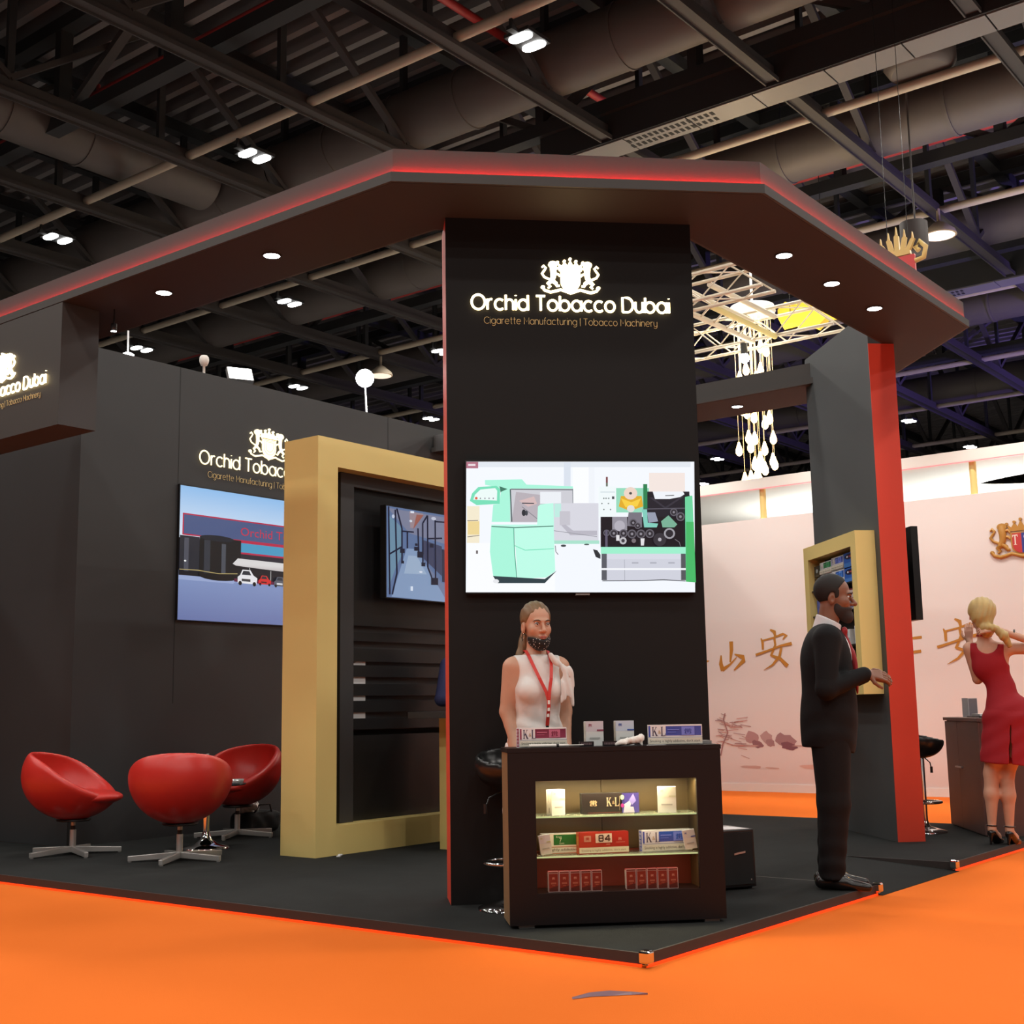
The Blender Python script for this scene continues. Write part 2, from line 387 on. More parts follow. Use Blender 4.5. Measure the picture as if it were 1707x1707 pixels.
for i, (X, y0, y1) in enumerate(((5.34, 2, 24), (14.3, -2, 30), (15.0, -2, 30), (25.2, -2, 20))):
    b = B(); b.cyl((0, 0, 0), (0, y1-y0, 0), .055, n=10)
    for j in range(int((y1-y0)/2)): b.cyl((0, j*2+.5, 0), (0, j*2+.5, .14), .03, n=8)
    tag(b.build('sprinkler_pipe', M_RPIPE, loc=(X, y0, 10.16)), ['red sprinkler pipe crossing the top left roof', 'red sprinkler pipe above the right canopy arm, upper of a close pair', 'red sprinkler pipe above the right canopy arm, lower of a close pair', 'red sprinkler pipe beside the canopy tip'][i], 'pipe', 'red sprinkler pipes')
b = B(); b.cyl((0, 0, 0), (5.2, 0, 0), .06, n=10)
for j in range(3): b.cyl((j*1.6+.6, 0, -.02), (j*1.6+.6, 0, .02), .085, n=10)
tag(b.build('sprinkler_pipe', M_RPIPE, loc=(5.42, 6.92, 10.16)), 'red sprinkler pipe running down to the right above the centre sign', 'pipe', 'red sprinkler pipes')
# vertical stub of a duct and a hanging fan drum
t = thing('duct_outlet', 'grey round duct outlet pointing down under the top right roof', 'air duct', (10.75, 2.25, 9.19))
b = B(); b.lathe([(.46, .9), (.46, .12), (.40, .02), (.36, 0)], n=28); b.build('outlet_drum', M_DUCT, t); b = B(); b.lathe([(.48, .55), (.48, .6)], n=28); b.build('seam_ring', M_DUCT, t)
b = B(); b.lathe([(.001, 0), (.15, .02), (.175, .1), (.175, .42)], n=20); b.cyl((.06, 0, .4), (.06, 0, 2.33), .012, n=6); tag(b.build('hanging_drum', M_TRUSS, loc=(10.93, 2.54, 6.85)), 'dull grey hanging drum beside the gold crown ornament', 'drum')
# ------------------------------------------------------------------ hall lamps
def capsule_lens(b, cx, cy, lx, ly):
    pts = arc(cx+lx-ly, cy, ly, ly, -90, 90, 6)+arc(cx-lx+ly, cy, ly, ly, 90, 270, 6); b.prism(pts, frame((0, 0, 0), (1, 0, 0), (0, 1, 0)), -.02, .012)
lamps = [(6.35, 5.37, 'bright twin hall lamp near the top edge above the centre sign'), (6.35, 10.24, 'twin hall lamp above the left canopy arm, nearer the centre'), (6.35, 15.15, 'twin hall lamp at the far left above the red light line'),
 (11.1, 14.8, 'twin hall lamp seen under the left canopy arm'), (11.15, 19.55, 'twin hall lamp peeping over the partition next to the canopy, at left'), (15.6, 19.5, 'twin hall lamp just above the partition right of the crest'),
 (15.6, 14.87, 'twin hall lamp half hidden by the red column edge, high'), (20.3, 19.4, 'twin hall lamp low beside the red column edge'), (29.5, 9.7, 'twin hall lamp right of the red end panel'), (34.4, 9.65, 'twin hall lamp above the booth fascia at right'),
 (30.7, 16.45, 'twin hall lamp behind the hanging bulbs, upper'), (34.4, 19.1, 'twin hall lamp behind the booth fascia beside the screen, lower'), (39.2, 9.65, 'twin hall lamp in the oval opening of the booth roof')]
l0 = None
for X, Y, lab in lamps:
    if l0 is None:
        l0 = thing('hall_lamp', lab, 'lamp', (X, Y, 8.9), 0, 'twin lamps of the hall')
        b = B(); b.box((-.16, -.18, .0), (.28, .18, .045)); b.box((-.29, -.04, 0), (-.16, .04, .05)); b.box((-.265, -.02, .05), (-.235, .02, .146)); b.build('lamp_housing', M_TRUSSD, l0)
        for sx in (-.07, .19):
            b = B(); capsule_lens(b, sx, 0, .10, .17) if False else b.prism(arc(sx, .07, .075, .09, 0, 180, 8)+arc(sx, -.07, .075, .09, 180, 360, 8), frame((0, 0, 0), (1, 0, 0), (0, 1, 0)), -.02, .02)
            b.build('lamp_lens', M_LAMP, l0)
    else: dup(l0, (X, Y, 8.9), None, lab)
for i, (X, Y, Z) in enumerate(((15.0, 3.58, 8.55), (15.3, 16.38, 8.55))):
    b = B(); b.lathe([(.27, 0), (.25, .07), (.1, .2), (.03, .24), (.03, .45)], n=20, caps=False); b.lathe([(.24, -.005), (.001, -.006)], n=20, mi=1, caps=False)
    tag(b.build('dome_lamp', [M_PIPE, mat('dome_glow', (1, .9, .75, 1), emit=(1, .82, .66, 1), estr=1.0)], loc=(X, Y, Z)), ['pale dome lamp on the roof beam at the right edge', 'pale dome lamp over the bright pole lamp'][i], 'lamp', 'dome lamps')
# ------------------------------------------------------------------ the stand: raised platform
pl = thing('stand_platform', 'low black carpeted exhibition platform with dark skirting', 'platform', (0, 0, 0))
XB, YB = 6.45, 6.3
foot0 = [(0, 0), (2.5, 0), (2.5, .78), (3.77, .78), (3.77, 0), (XB, 0), (XB, YB), (0, YB)]
FZ = frame((0, 0, 0), (1, 0, 0), (0, 1, 0))
b = B(); b.prism([(.012, .012), (2.488, .012), (2.488, .78), (3.782, .78), (3.782, .012), (XB, .012), (XB, YB), (1.255, YB), (1.255, 9.88), (.012, 9.88)], FZ, .004, ZP); b.build('carpet_top', M_CARPET, pl)
for a, c in (((0, 0, .012), (.014, 9.88, ZP)), ((.014, 0, .012), (2.5, .014, ZP)), ((3.77, 0, .012), (XB, .014, ZP)), ((2.486, .014, 0.002), (2.5, .78, ZP)), ((3.77, .014, .002), (3.784, .78, ZP))):
    b = B(); b.box(a, c); b.build('edge_strip', M_SKIRT, pl)
b = B(); b.add([(2.5, -.03, .003), (3.77, -.03, .003), (3.77, .78, ZP), (2.5, .78, ZP), (2.5, -.03, 0), (3.77, -.03, 0), (3.77, .78, 0), (2.5, .78, 0)], [(0, 1, 2, 3), (7, 6, 5, 4), (0, 4, 5, 1), (1, 5, 6, 2), (2, 6, 7, 3), (3, 7, 4, 0)]); b.build('ramp', M_CARPET, pl)
for a, c in (((-.006, .02, .001), (.0, 9.88, .011)), ((.0, -.006, .001), (2.49, .0, .011)), ((3.78, -.006, .001), (XB, .0, .011))):
    b = B(); b.box(a, c); b.build('red_light_strip', M_LED2, pl)
for (X, Y), lab in (((.004, .004), 'chrome corner guard at the front tip of the platform'), ((2.497, .004), 'chrome corner guard left of the ramp'), ((3.773, .004), 'chrome corner guard right of the ramp')):
    b = B(); b.box((-.026, -.026, -.042), (.026, .026, .012)); b.box((-.0, -.0, -.06), (.026, .026, -.04)); tag(b.build('corner_guard', M_CHROME, loc=(X-.012, Y-.012, ZP+.004), bevel=.014, seg=3), lab, 'corner guard', 'chrome corner guards of the platform')
# ------------------------------------------------------------------ canopy ring
T = math.tan(PI/8)
def ring(d):
    a = (4.89-d*T, d) if d < .5 else (4.86, d); c = (6.38-d, 1.49+d*T) if d < .5 else (6.38-d, 1.56)
    return [(d, 6.28), (d, 1.49+d*T), (1.49+d*T, d), a, c, (6.38-d, 6.28)]
def ring_solid(b, d0, d1, z0, z1, mi=0, ks=range(5)):
    o, i = ring(d0), ring(d1)
    for k in ks:
        q = [o[k], o[k+1], i[k+1], i[k]]
        for z, rv in ((z0, False), (z1, True)):
            vs = [(p[0], p[1], z) for p in q]; b.add(vs, [(0, 1, 2, 3) if rv else (3, 2, 1, 0)], mi)
        for p, q2 in ((o[k], o[k+1]), (i[k+1], i[k])):
            b.add([(p[0], p[1], z0), (q2[0], q2[1], z0), (q2[0], q2[1], z1), (p[0], p[1], z1)], [(0, 1, 2, 3)], mi)
    for k in (min(ks), max(ks)+1):
        p, q2 = o[k], i[k]; b.add([(p[0], p[1], z0), (q2[0], q2[1], z0), (q2[0], q2[1], z1), (p[0], p[1], z1)], [(0, 1, 2, 3)], mi)
CZ = 3.96
cn = thing('stand_canopy', 'dark angular canopy ring with a red light line above the whole stand', 'canopy', (3.2, 3, CZ))
cl = lambda o: o
b = B(); ring_solid(b, 0, .7, 0, .055); o_ = b.build('lower_rim', M_CANOPY, cn, loc=(-3.2, -3, 0))
b = B(); ring_solid(b, .03, .66, .055, .2); b.build('upper_fascia', M_CANOPY, cn, loc=(-3.2, -3, 0))
b = B(); ring_solid(b, .02, .68, -.002, 0.001); b.build('soffit_panel', M_SOFFIT, cn, loc=(-3.2, -3, 0))
M_LEDLOW = mat('red_led_arm', (.5, .01, .01, 1), .5, emit=(1, .0012, .004, 1), estr=90)
for k in range(5):
    b = B(); ring_solid(b, .006, .014, .0553, .0575, 0, (k,)); b.build('red_light_line', M_LED if k in (1, 2) else M_LEDLOW, cn, loc=(-3.2, -3, 0))
M_DOWN = mat('downlight_lens', (1, 1, 1, 1), .5, emit=(.95, .98, 1, 1), estr=16)
for i, (X, Y) in enumerate(((.342, 3.954), (.342, 2.85), (2.48, .373), (3.205, .373), (3.936, .37), (6.02, 2.62))):
    b = B(); b.lathe([(.052, -.006), (.062, -.006), (.062, 0), (.05, 0)], n=24, caps=False); d = b.build('downlight', M_CHROME if False else M_SOFFIT, cn, loc=(X-3.2, Y-3, -.002))
    b = B(); b.lathe([(.001, -.0035), (.052, -.0035)], n=24, caps=False); b.build('lens', M_DOWN, d)
    spot('downlight_beam', (X, Y, CZ-.02), 26, math.radians(120), (.93, .97, 1), .9, .04, aim=(X, Y, 0))
# ------------------------------------------------------------------ crest made of strokes (unit: half width 1)
def crest_parts(b, fr, s, d, mi=0, shield_mi=None, thick=1., lions=True):
    "shield, crown, two upright lions and a ribbon; s = half width, d = relief"
    g = q = lambda u, v, n=0.: fr(u*s, v*s*.78, n)
    sh = [(-.34, .30), (.34, .30), (.34, -.20)]+arc(0, -.20, .34, .42, 0, -180, 10)[1:-1]+[(-.34, -.20)]
    b.prism(sh, g, 0, d, mi if shield_mi is None else shield_mi)
    b.prism([(-.36, .36), (.36, .36), (.44, .66), (.30, .52), (.2, .72), (.1, .54), (0, .80), (-.1, .54), (-.2, .72), (-.30, .52), (-.44, .66)], g, 0, d*.8, mi)
    for u, v in ((-.44, .68), (-.2, .74), (0, .84), (.2, .74), (.44, .68)): b.prism(circ(u, v, .055, n=10), g, 0, d*.9, mi)
    R = .055*s*thick
    for sg in (1, -1):
        t = lambda pts, r0: b.tube([q(sg*u, v, d*.4) for u, v in pts], [x*s*thick for x in r0], 6, mi)
        t([(.62, .62), (.60, .45), (.58, .2), (.60, -.02), (.68, -.2)], [.10, .13, .13, .11, .10])       # body
        b.prism(circ(sg*.60, .58, .16, .15, 12), g, 0, d*.8, mi)                                        # head and mane
        t([(.50, .4), (.40, .42), (.36, .30)], [.06, .05, .04]); t([(.52, .16), (.42, .14), (.36, .05)], [.06, .05, .04])
        t([(.66, -.18), (.78, -.30), (.70, -.42), (.78, -.5)], [.10, .08, .06, .05]); t([(.62, -.16), (.50, -.28), (.46, -.40), (.38, -.38)], [.09, .08, .06, .05])
        t([(.72, -.1), (.90, .0), (.98, .16), (.90, .30), (.84, .42), (.92, .52), (.98, .44)], [.05, .05, .055, .05, .05, .055, .04])  # tail
        t([(.98, -.44), (.9, -.60), (.7, -.68), (.5, -.62), (.34, -.56), (.2, -.62), (0, -.70)], [.06, .06, .065, .06, .06, .06, .07])   # ribbon
        b.prism(circ(sg*.96, -.46, .075, n=8), g, 0, d*.7, mi)
    b.prism([(-.1, -.56), (.1, -.56), (0, -.78)], g, 0, d*.8, mi)
def crest_polys(p, x, y, s, c, c2=None):
    "small printed crest"
    P = lambda pts, cc=c: p.poly([(x+u*s, y+v*s) for u, v in pts], cc)
    P([(-.34, .30), (.34, .30), (.34, -.2), (0, -.62), (-.34, -.2)], c2 or c); P([(-.4, .36), (.4, .36), (.46, .66), (.2, .5), (0, .8), (-.2, .5), (-.46, .66)])
    for sg in (1, -1):
        P([(sg*.46, .7), (sg*.74, .66), (sg*.72, 0), (sg*.9, -.5), (sg*.5, -.45), (sg*.46, 0)]); P([(sg*.8, 0), (sg*1, .16), (sg*.94, .52), (sg*.84, .4)])
        P([(0, -.72), (sg*.5, -.56), (sg*1, -.46), (sg*.8, -.72), (sg*.4, -.72)])
def logo(label, fr, uc, vbase, width, bold=1., em=None, group='illuminated crest signs', detail=False):
    "crest over two lines of lettering, centred on uc; vbase = baseline of the big line"
    t = thing('illuminated_sign', label, 'sign', fr(uc, vbase), 0, group)
    k = width/1.172; L = Vector(t.location)
    f2 = lambda u, v, n=0.: fr(uc+u, vbase+v, n)-L
    b = B(); crest_parts(b, lambda u, v, n=0.: f2(u, v+.206*k, n), .172*k, .018, thick=.82*bold)
    if detail:
        for q in (.8, .55): b.tube([f2(a*.172*k*q, c*.172*k*.78*q+.206*k, .0185) for a, c in [(-.34, .30), (.34, .30), (.34, -.20)]+arc(0, -.20, .34, .42, 0, -180, 8)[1:]], .0022, 4, 1, closed=True)
        b.tube([f2(a*.172*k, .33*.172*k*.78+.206*k, .0185) for a in (-.36, .36)], .002, 4, 1)
    b.build('crest', [em or M_WARM, M_GOLD], t)
    b = B(); put_text(b, 'Orchid Tobacco Dubai', f2, 0, 0, width, .0072*k*bold, .012, h=.088*k); b.build('lettering', em or M_WARM, t)
    b = B(); put_text(b, 'Cigarette Manufacturing | Tobacco Machinery', f2, 0, -.082*k, width*.875, .0016*k, .003, h=.040*k); b.build('tagline', M_TAG, t)
    return t
M_TAG = mat('tagline_gold', (.62, .47, .22, 1), .4, emit=(.55, .40, .16, 1), estr=.22)
# ------------------------------------------------------------------ partition walls of the stand
b = B(); b.box((1.26, 6.3, ZP), (9.5, 9.9, 4.25), 0)
b.box((2.262, 6.2985, 1.2), (2.266, 6.3, 4.25), 1); b.box((5.0, 6.2985, .1), (5.004, 6.3, 4.25), 1)
tag(b.build('wall_back', [M_PANEL, M_MATTE]), kind='structure')
b = B(); b.box((-3.5, 9.9, 0), (1.26, 10.1, 4.25)); tag(b.build('wall_side', M_MATTE), kind='structure')
# ------------------------------------------------------------------ centre column
cc = thing('centre_column', 'tall black flat column with thin red edges carrying the main screen', 'column', (.583, 1.607, ZP))
U = Vector((1, -1, 0))/S2; IN = Vector((1, 1, 0))/S2; CW = 1.47
fc = frame((0, 0, 0), U, (0, 0, 1))       # n points to the viewer
b = B(); b.prism([(.008, 0), (CW-.008, 0), (CW-.008, CZ-ZP), (.008, CZ-ZP)], fc, -.30, -.006); b.prism([(0, 0), (CW, 0), (CW, CZ-ZP), (0, CZ-ZP)], fc, -.006, 0); b.build('column_panel', M_BLACKP, cc)
for u in (0, CW-.008):
    b = B(); b.prism([(u, 0), (u+.008, 0), (u+.008, CZ-ZP), (u, CZ-ZP)], fc, -.302, -.006); b.build('red_edge', M_RED, cc)
fcol = frame((.583, 1.607, 0), U, (0, 0, 1))
logo('glowing gold crest and lettering high on the centre column', fcol, CW/2, 3.40, 1.172)
# ------------------------------------------------------------------ hanging sign under the left canopy arm
hs = thing('hanging_sign_box', 'dark sign box hanging under the left canopy arm', 'sign', (0, 4.64, CZ))
b = B(); b.box((.004, 0, -.875), (.30, 1.48, -.003)); b.build('sign_box', M_CANOPY, hs)
fhs = frame((.003, 0, 0), (0, -1, 0), (0, 0, 1))
logo('glowing crest sign cut off by the left edge of the photo', fhs, -5.378, 3.40, 1.172)
b = B(); b.lathe([(.001, -.002), (.018, -.001), (.022, .03), (.022, .05)], n=14); b.lathe([(.02, -.004), (.001, -.004)], n=14, mi=1, caps=False)
tag(b.build('pin_spotlight', [M_BLK, M_DOWN], loc=(.34, 4.52, 3.80)), 'tiny white spot lamp beside the hanging sign box', 'lamp')
b = B(); b.cyl((.34, 4.52, 3.84), (.34, 4.52, CZ), .006, n=6); o = b.build('pin_stem', M_BLK); o.parent = bpy.data.objects['pin_spotlight']; o.matrix_parent_inverse = Matrix.Translation((-.34, -4.52, -3.80))
# ------------------------------------------------------------------ wall sign and poster
fw = frame((0, 6.298, 0), (1, 0, 0), (0, 0, 1))
logo('glowing crest sign on the left partition above the lit building picture', fw, 3.32, 3.385, 1.66, .72, mat('warm_backlit_acrylic_soft', (1, .9, .6, 1), .5, emit=(1, .84, .50, 1), estr=1.6), detail=True)
po = thing('lit_picture_panel', 'backlit picture of a factory building and parked cars on the partition', 'poster', (2.27, 6.3, 1.936))
PW, PH = 2.15, 1.215
fp = frame((0, -.03, 0), (1, 0, 0), (0, 0, 1))
b = B(); b.box((-.006, -.029, -.006), (PW+.006, -.0015, PH+.012)); b.build('panel_case', M_BLK, po)
p = Pic(fp)
p.poly([(0, .74), (PW, .80), (PW, PH), (0, PH)], (214, 226, 240), (140, 186, 232))
p.rect(0, 0, PW, .41, (104, 116, 164), (128, 146, 190))
p.poly([(0, .36), (.62, .36), (.72, .43), (0, .45)], (150, 165, 205)); p.poly([(0, .40), (PW, .40), (PW, .75), (0, .70)], (20, 20, 28))
p.poly([(.03, .77), (PW, .965), (PW, .80), (.03, .80)], (120, 160, 210)) if False else None
p.rect(.03, .765, PW, .965, (178, 38, 70)); p.rect(.045, .778, PW, .952, (72, 86, 128))
p.text('Orchid Tobacco Dubai', .69, .82, .085, (190, 46, 72), 1.30)
p.rect(.40, .75, PW, .765, (178, 38, 70)); p.rect(.70, .66, PW, .75, (70, 150, 190)); p.rect(.70, .645, PW, .662, (178, 38, 70)); p.rect(.62, .58, PW, .645, (36, 34, 46)); p.rect(.9, .575, PW, .585, (150, 40, 60))
p.rect(.0, .44, .22, .76, (34, 36, 46)); p.rect(.05, .44, .1, .74, (74, 76, 88)); p.rect(.22, .40, .70, .77, (14, 15, 20)); p.disc(.42, .765, .20, .028, (26, 30, 40)); p.rect(.27, .42, .34, .74, (46, 50, 60)); p.rect(.47, .42, .52, .72, (70, 74, 84)); p.disc(.44, .41, .22, .035, (12, 12, 16))
p.line([(0, .45), (.2, .455), (.44, .44), (.66, .455)], .006, (190, 170, 110)); p.disc(.06, .53, .012, .008, (240, 240, 240))
p.poly([(.60, .545), (.66, .60), (PW, .59), (PW, .50), (1.0, .52), (.64, .53)], (214, 212, 212), (196, 190, 190))
p.rect(.62, .38, PW, .41, (92, 30, 60)); p.rect(.80, .42, .806, .52, (200, 200, 200)); p.rect(1.06, .42, 1.066, .51, (190, 190, 190))
def car(x, y, k, c, c2):
    p.poly([(x, y), (x+.24*k, y), (x+.25*k, y+.06*k), (x+.2*k, y+.085*k), (x+.16*k, y+.135*k), (x+.06*k, y+.135*k), (x+.03*k, y+.08*k), (x, y+.06*k)], c)
    p.poly([(x+.05*k, y+.085*k), (x+.17*k, y+.085*k), (x+.145*k, y+.125*k), (x+.07*k, y+.125*k)], (40, 44, 54)); p.rect(x+.05*k, y+.02*k, x+.16*k, y+.045*k, c2); p.disc(x+.03*k, y, .022*k, .022*k, (16, 16, 18)); p.disc(x+.21*k, y, .022*k, .022*k, (16, 16, 18))
car(.66, .37, .95, (226, 226, 230), (60, 60, 64)); car(.91, .375, .62, (206, 40, 38), (90, 20, 20)); car(1.10, .37, .66, (84, 88, 100), (210, 210, 214)); car(1.34, .37, .66, (190, 150, 110), (60, 60, 64)); car(1.6, .37, .7, (210, 210, 214), (60, 60, 64))
p.build('picture', SCREEN, po)
# ------------------------------------------------------------------ main screen
def screen(name, label, O, U, w_, h_, depth=.045, group=None, rim=.008):
    t = thing(name, label, 'screen', O, 0, group); f = frame((0, 0, 0), U, (0, 0, 1))
    b = B(); b.prism([(-rim, -rim), (w_+rim, -rim), (w_+rim, h_+rim), (-rim, h_+rim)], f, .003, depth); b.build('screen_case', M_BLK, t)
    return t, frame(f(0, 0, depth+.0006), U, (0, 0, 1))
tv, ft = screen('wall_screen', 'large lit screen on the centre column showing green factory machines', fcol(.106, 1.748), U, 1.297, .744)
def mp(x, y):
    k = (y-95)/870; xl = 73+13*k; xr = 1575+28*k; yt = 93+10*(x-72)/1503; yb = 966-8*(x-85)/1518
    return ((x-xl)/(xr-xl)*1.297, (yb-y)/(yb-yt)*.744)
p = Pic(ft, mp, .00025)
W_ = (244, 248, 255)
p.rect(72, 95, 1605, 966, W_); p.rect(72, 96, 150, 140, (176, 110, 130)); p.text('mula', 80, 132, -22, (240, 225, 230), 50) if False else p.rect(84, 110, 132, 124, (235, 220, 226))
p.rect(150, 98, 1580, 132, (226, 232, 240)); p.rect(720, 100, 765, 270, (218, 226, 238)); p.rect(1295, 170, 1540, 300, (244, 230, 224)); p.rect(80, 640, 660, 960, (250, 252, 255))
p.rect(78, 395, 160, 640, (244, 234, 208)); p.rect(84, 496, 160, 585, (238, 214, 150)); p.line([(80, 492), (150, 490)], 5, (120, 110, 100)); p.line([(82, 600), (160, 590)], 5, (140, 130, 120)); p.rect(138, 690, 150, 712, (90, 80, 80))
GA, GB_, GC = (170, 246, 220), (190, 252, 232), (120, 224, 186)
p.poly([(195, 220), (440, 215), (470, 250), (780, 262), (780, 278), (340, 280), (196, 252)], GA); p.poly([(290, 262), (345, 280), (300, 310)], (60, 120, 100))
p.poly([(240, 500), (250, 385), (290, 380), (300, 300), (365, 270), (365, 500)], GA)
p.poly([(96, 360), (110, 310), (150, 268), (270, 258), (296, 280), (292, 380), (140, 388)], GC); p.poly([(118, 352), (130, 318), (165, 284), (262, 274), (276, 292), (274, 358)], (236, 250, 248)); p.disc(138, 342, 9, 9, (226, 90, 60))
for x in (165, 195, 222, 250): p.disc(x, 343, 5, 5, (150, 150, 160))
p.rect(362, 278, 776, 504, (206, 206, 214)); p.poly([(400, 300), (560, 320), (640, 420), (560, 500), (372, 500)], (184, 176, 184)); p.poly([(420, 360), (520, 330), (540, 380), (480, 400)], (214, 186, 186)); p.disc(452, 440, 14, 22, (40, 44, 52)); p.disc(470, 442, 9, 18, (60, 64, 72)); p.line([(362, 282), (372, 500)], 8, (70, 90, 92)); p.line([(365, 282), (776, 286)], 6, (90, 100, 104))
p.line([(440, 376), (520, 378)], 8, (70, 70, 80)); p.rect(560, 300, 700, 380, (236, 240, 246)); p.line([(440, 400), (540, 480)], 4, (120, 120, 130))
p.rect(780, 135, 925, 520, (250, 252, 255)); p.rect(885, 135, 925, 520, (240, 244, 250)); p.line([(778, 280), (780, 520)], 5, (120, 126, 134))
p.rect(650, 376, 950, 636, (216, 216, 226)); p.rect(656, 380, 700, 470, (190, 236, 226)); p.rect(690, 430, 760, 524, (198, 196, 206)); p.poly([(700, 524), (760, 590), (940, 590), (940, 560), (780, 560), (730, 520)], (186, 184, 196)); p.rect(650, 625, 955, 648, (170, 226, 206)); p.line([(650, 560), (940, 600)], 4, (150, 150, 160)); p.disc(715, 660, 18, 8, (60, 66, 70)); p.disc(870, 652, 18, 5, (70, 80, 80))
p.poly([(545, 400), (560, 385), (648, 376), (652, 520), (540, 520)], GB_); p.poly([(236, 520), (540, 520), (560, 502), (650, 505), (652, 540), (240, 540)], GB_)
p.poly([(236, 530), (384, 535), (404, 880), (250, 860), (228, 700)], GA); p.poly([(388, 535), (650, 535), (660, 830), (600, 870), (410, 880)], GB_); p.line([(238, 532), (390, 540), (648, 530)], 6, (60, 110, 96)); p.line([(385, 540), (390, 700), (406, 880)], 6, (90, 170, 146)); p.line([(392, 660), (460, 690), (650, 680)], 5, GC)
p.poly([(248, 860), (590, 880), (670, 825), (590, 908), (280, 908)], (44, 62, 70)); p.disc(268, 895, 20, 14, (230, 232, 236))
p.line([(660, 660), (664, 700), (680, 720)], 5, (120, 120, 126)); p.poly([(912, 684), (940, 690), (962, 720), (962, 748), (930, 735)], (44, 46, 52))
p.rect(950, 265, 1068, 468, (240, 248, 250)); p.rect(1000, 200, 1012, 240, (110, 30, 36)); p.rect(1000, 240, 1012, 265, (90, 100, 80)); p.rect(1040, 332, 1056, 350, (70, 74, 80)); p.rect(962, 300, 1060, 306, (200, 214, 220))
for x, y in ((985, 345), (1000, 345), (1018, 345), (972, 380), (1016, 380), (985, 420), (1030, 420)): p.disc(x, y, 5, 5, (120, 130, 130))
p.rect(1068, 276, 1290, 440, (150, 220, 190)); p.poly([(1100, 330), (1240, 330), (1250, 400), (1160, 430), (1085, 400)], (226, 172, 40)); p.poly([(1100, 345), (1170, 372), (1236, 345), (1210, 400), (1130, 405)], (248, 208, 70)); p.disc(1165, 312, 46, 42, (238, 214, 200)); p.disc(1165, 312, 10, 9, (70, 70, 70)); p.disc(1166, 415, 26, 24, (226, 222, 220))
p.rect(1270, 300, 1565, 670, (30, 26, 38)); p.poly([(1315, 300), (1520, 300), (1540, 330), (1430, 350), (1330, 350)], (240, 244, 250)); p.line([(1275, 320), (1400, 410), (1540, 320)], 12, (52, 48, 60)); p.disc(1300, 325, 22, 16, (24, 22, 30)); p.disc(1545, 335, 24, 20, (24, 22, 30)); p.line([(1400, 328), (1460, 326)], 5, (40, 40, 40)); p.rect(1250, 250, 1278, 420, (40, 130, 80)); p.line([(1250, 418), (1565, 412)], 8, (84, 80, 92))
p.rect(962, 470, 1570, 672, (22, 14, 24)); p.rect(1040, 470, 1140, 560, (150, 146, 158)); p.disc(1090, 530, 36, 36, (180, 176, 188)); p.poly([(1150, 440), (1240, 440), (1240, 540), (1140, 530)], (120, 116, 128)); p.poly([(1240, 420), (1275, 420), (1280, 510), (1350, 515), (1340, 540), (1255, 540)], (130, 206, 190)); p.poly([(1275, 440), (1330, 440), (1350, 500), (1285, 510)], (150, 156, 176)); p.poly([(1370, 500), (1420, 460), (1480, 520), (1460, 540), (1380, 540)], (120, 176, 150))
for x, y, r in ((1050, 580, 28), (1115, 580, 28), (1172, 584, 30), (1232, 584, 30), (1292, 582, 30), (1180, 510, 26), (1210, 530, 22), (1455, 440, 26), (1500, 470, 30), (1000, 578, 22)):
    p.disc(x, y, r, r, (98, 94, 104)); p.disc(x, y, r*.72, r*.72, (46, 42, 50)); p.disc(x, y, r*.3, r*.3, (140, 136, 146))
p.disc(1358, 622, 44, 44, (52, 48, 56)); p.disc(1358, 622, 12, 12, (176, 172, 180)); p.disc(1424, 582, 38, 36, (160, 158, 166)); p.disc(1424, 582, 26, 25, (40, 36, 44)); p.disc(1110, 630, 24, 24, (190, 188, 194)); p.disc(1110, 630, 12, 12, (60, 56, 64)); p.rect(1064, 592, 1086, 630, (226, 224, 228)); p.disc(1182, 630, 15, 15, (120, 110, 116)); p.poly([(1228, 615), (1255, 615), (1250, 662), (1230, 662)], (226, 224, 228)); p.line([(1460, 620), (1490, 640), (1498, 668)], 4, (120, 116, 124)); p.rect(990, 560, 1006, 690, (96, 90, 110))
p.rect(960, 672, 1545, 716, (158, 240, 206)); p.rect(965, 716, 1548, 815, (216, 218, 230)); p.rect(965, 716, 1000, 890, (90, 92, 100)); p.rect(1500, 716, 1548, 890, (84, 86, 92)); p.rect(1000, 752, 1500, 892, (208, 210, 222)); p.line([(1118, 755), (1120, 892)], 3, (160, 162, 174)); p.rect(960, 812, 1550, 824, (246, 248, 252)); p.line([(970, 895), (1240, 893), (1380, 888), (1530, 896)], 6, (90, 92, 98))
for x in (1190, 1312, 1435): p.rect(x-22, 772, x+22, 782, (176, 178, 190))
p.poly([(1530, 340), (1580, 330), (1600, 905), (1532, 900)], (110, 214, 160)); p.poly([(1536, 505), (1588, 505), (1600, 905), (1532, 900)], (70, 186, 104))
p.build('lit_display', SCREEN, tv)
b = B(); f_ = frame((0, 0, 0), U, (0, 0, 1)); b.prism([(.61, -.018), (.69, -.018), (.69, -.008), (.61, -.008)], f_, .01, .04); b.build('logo_tab', M_STEEL, tv)
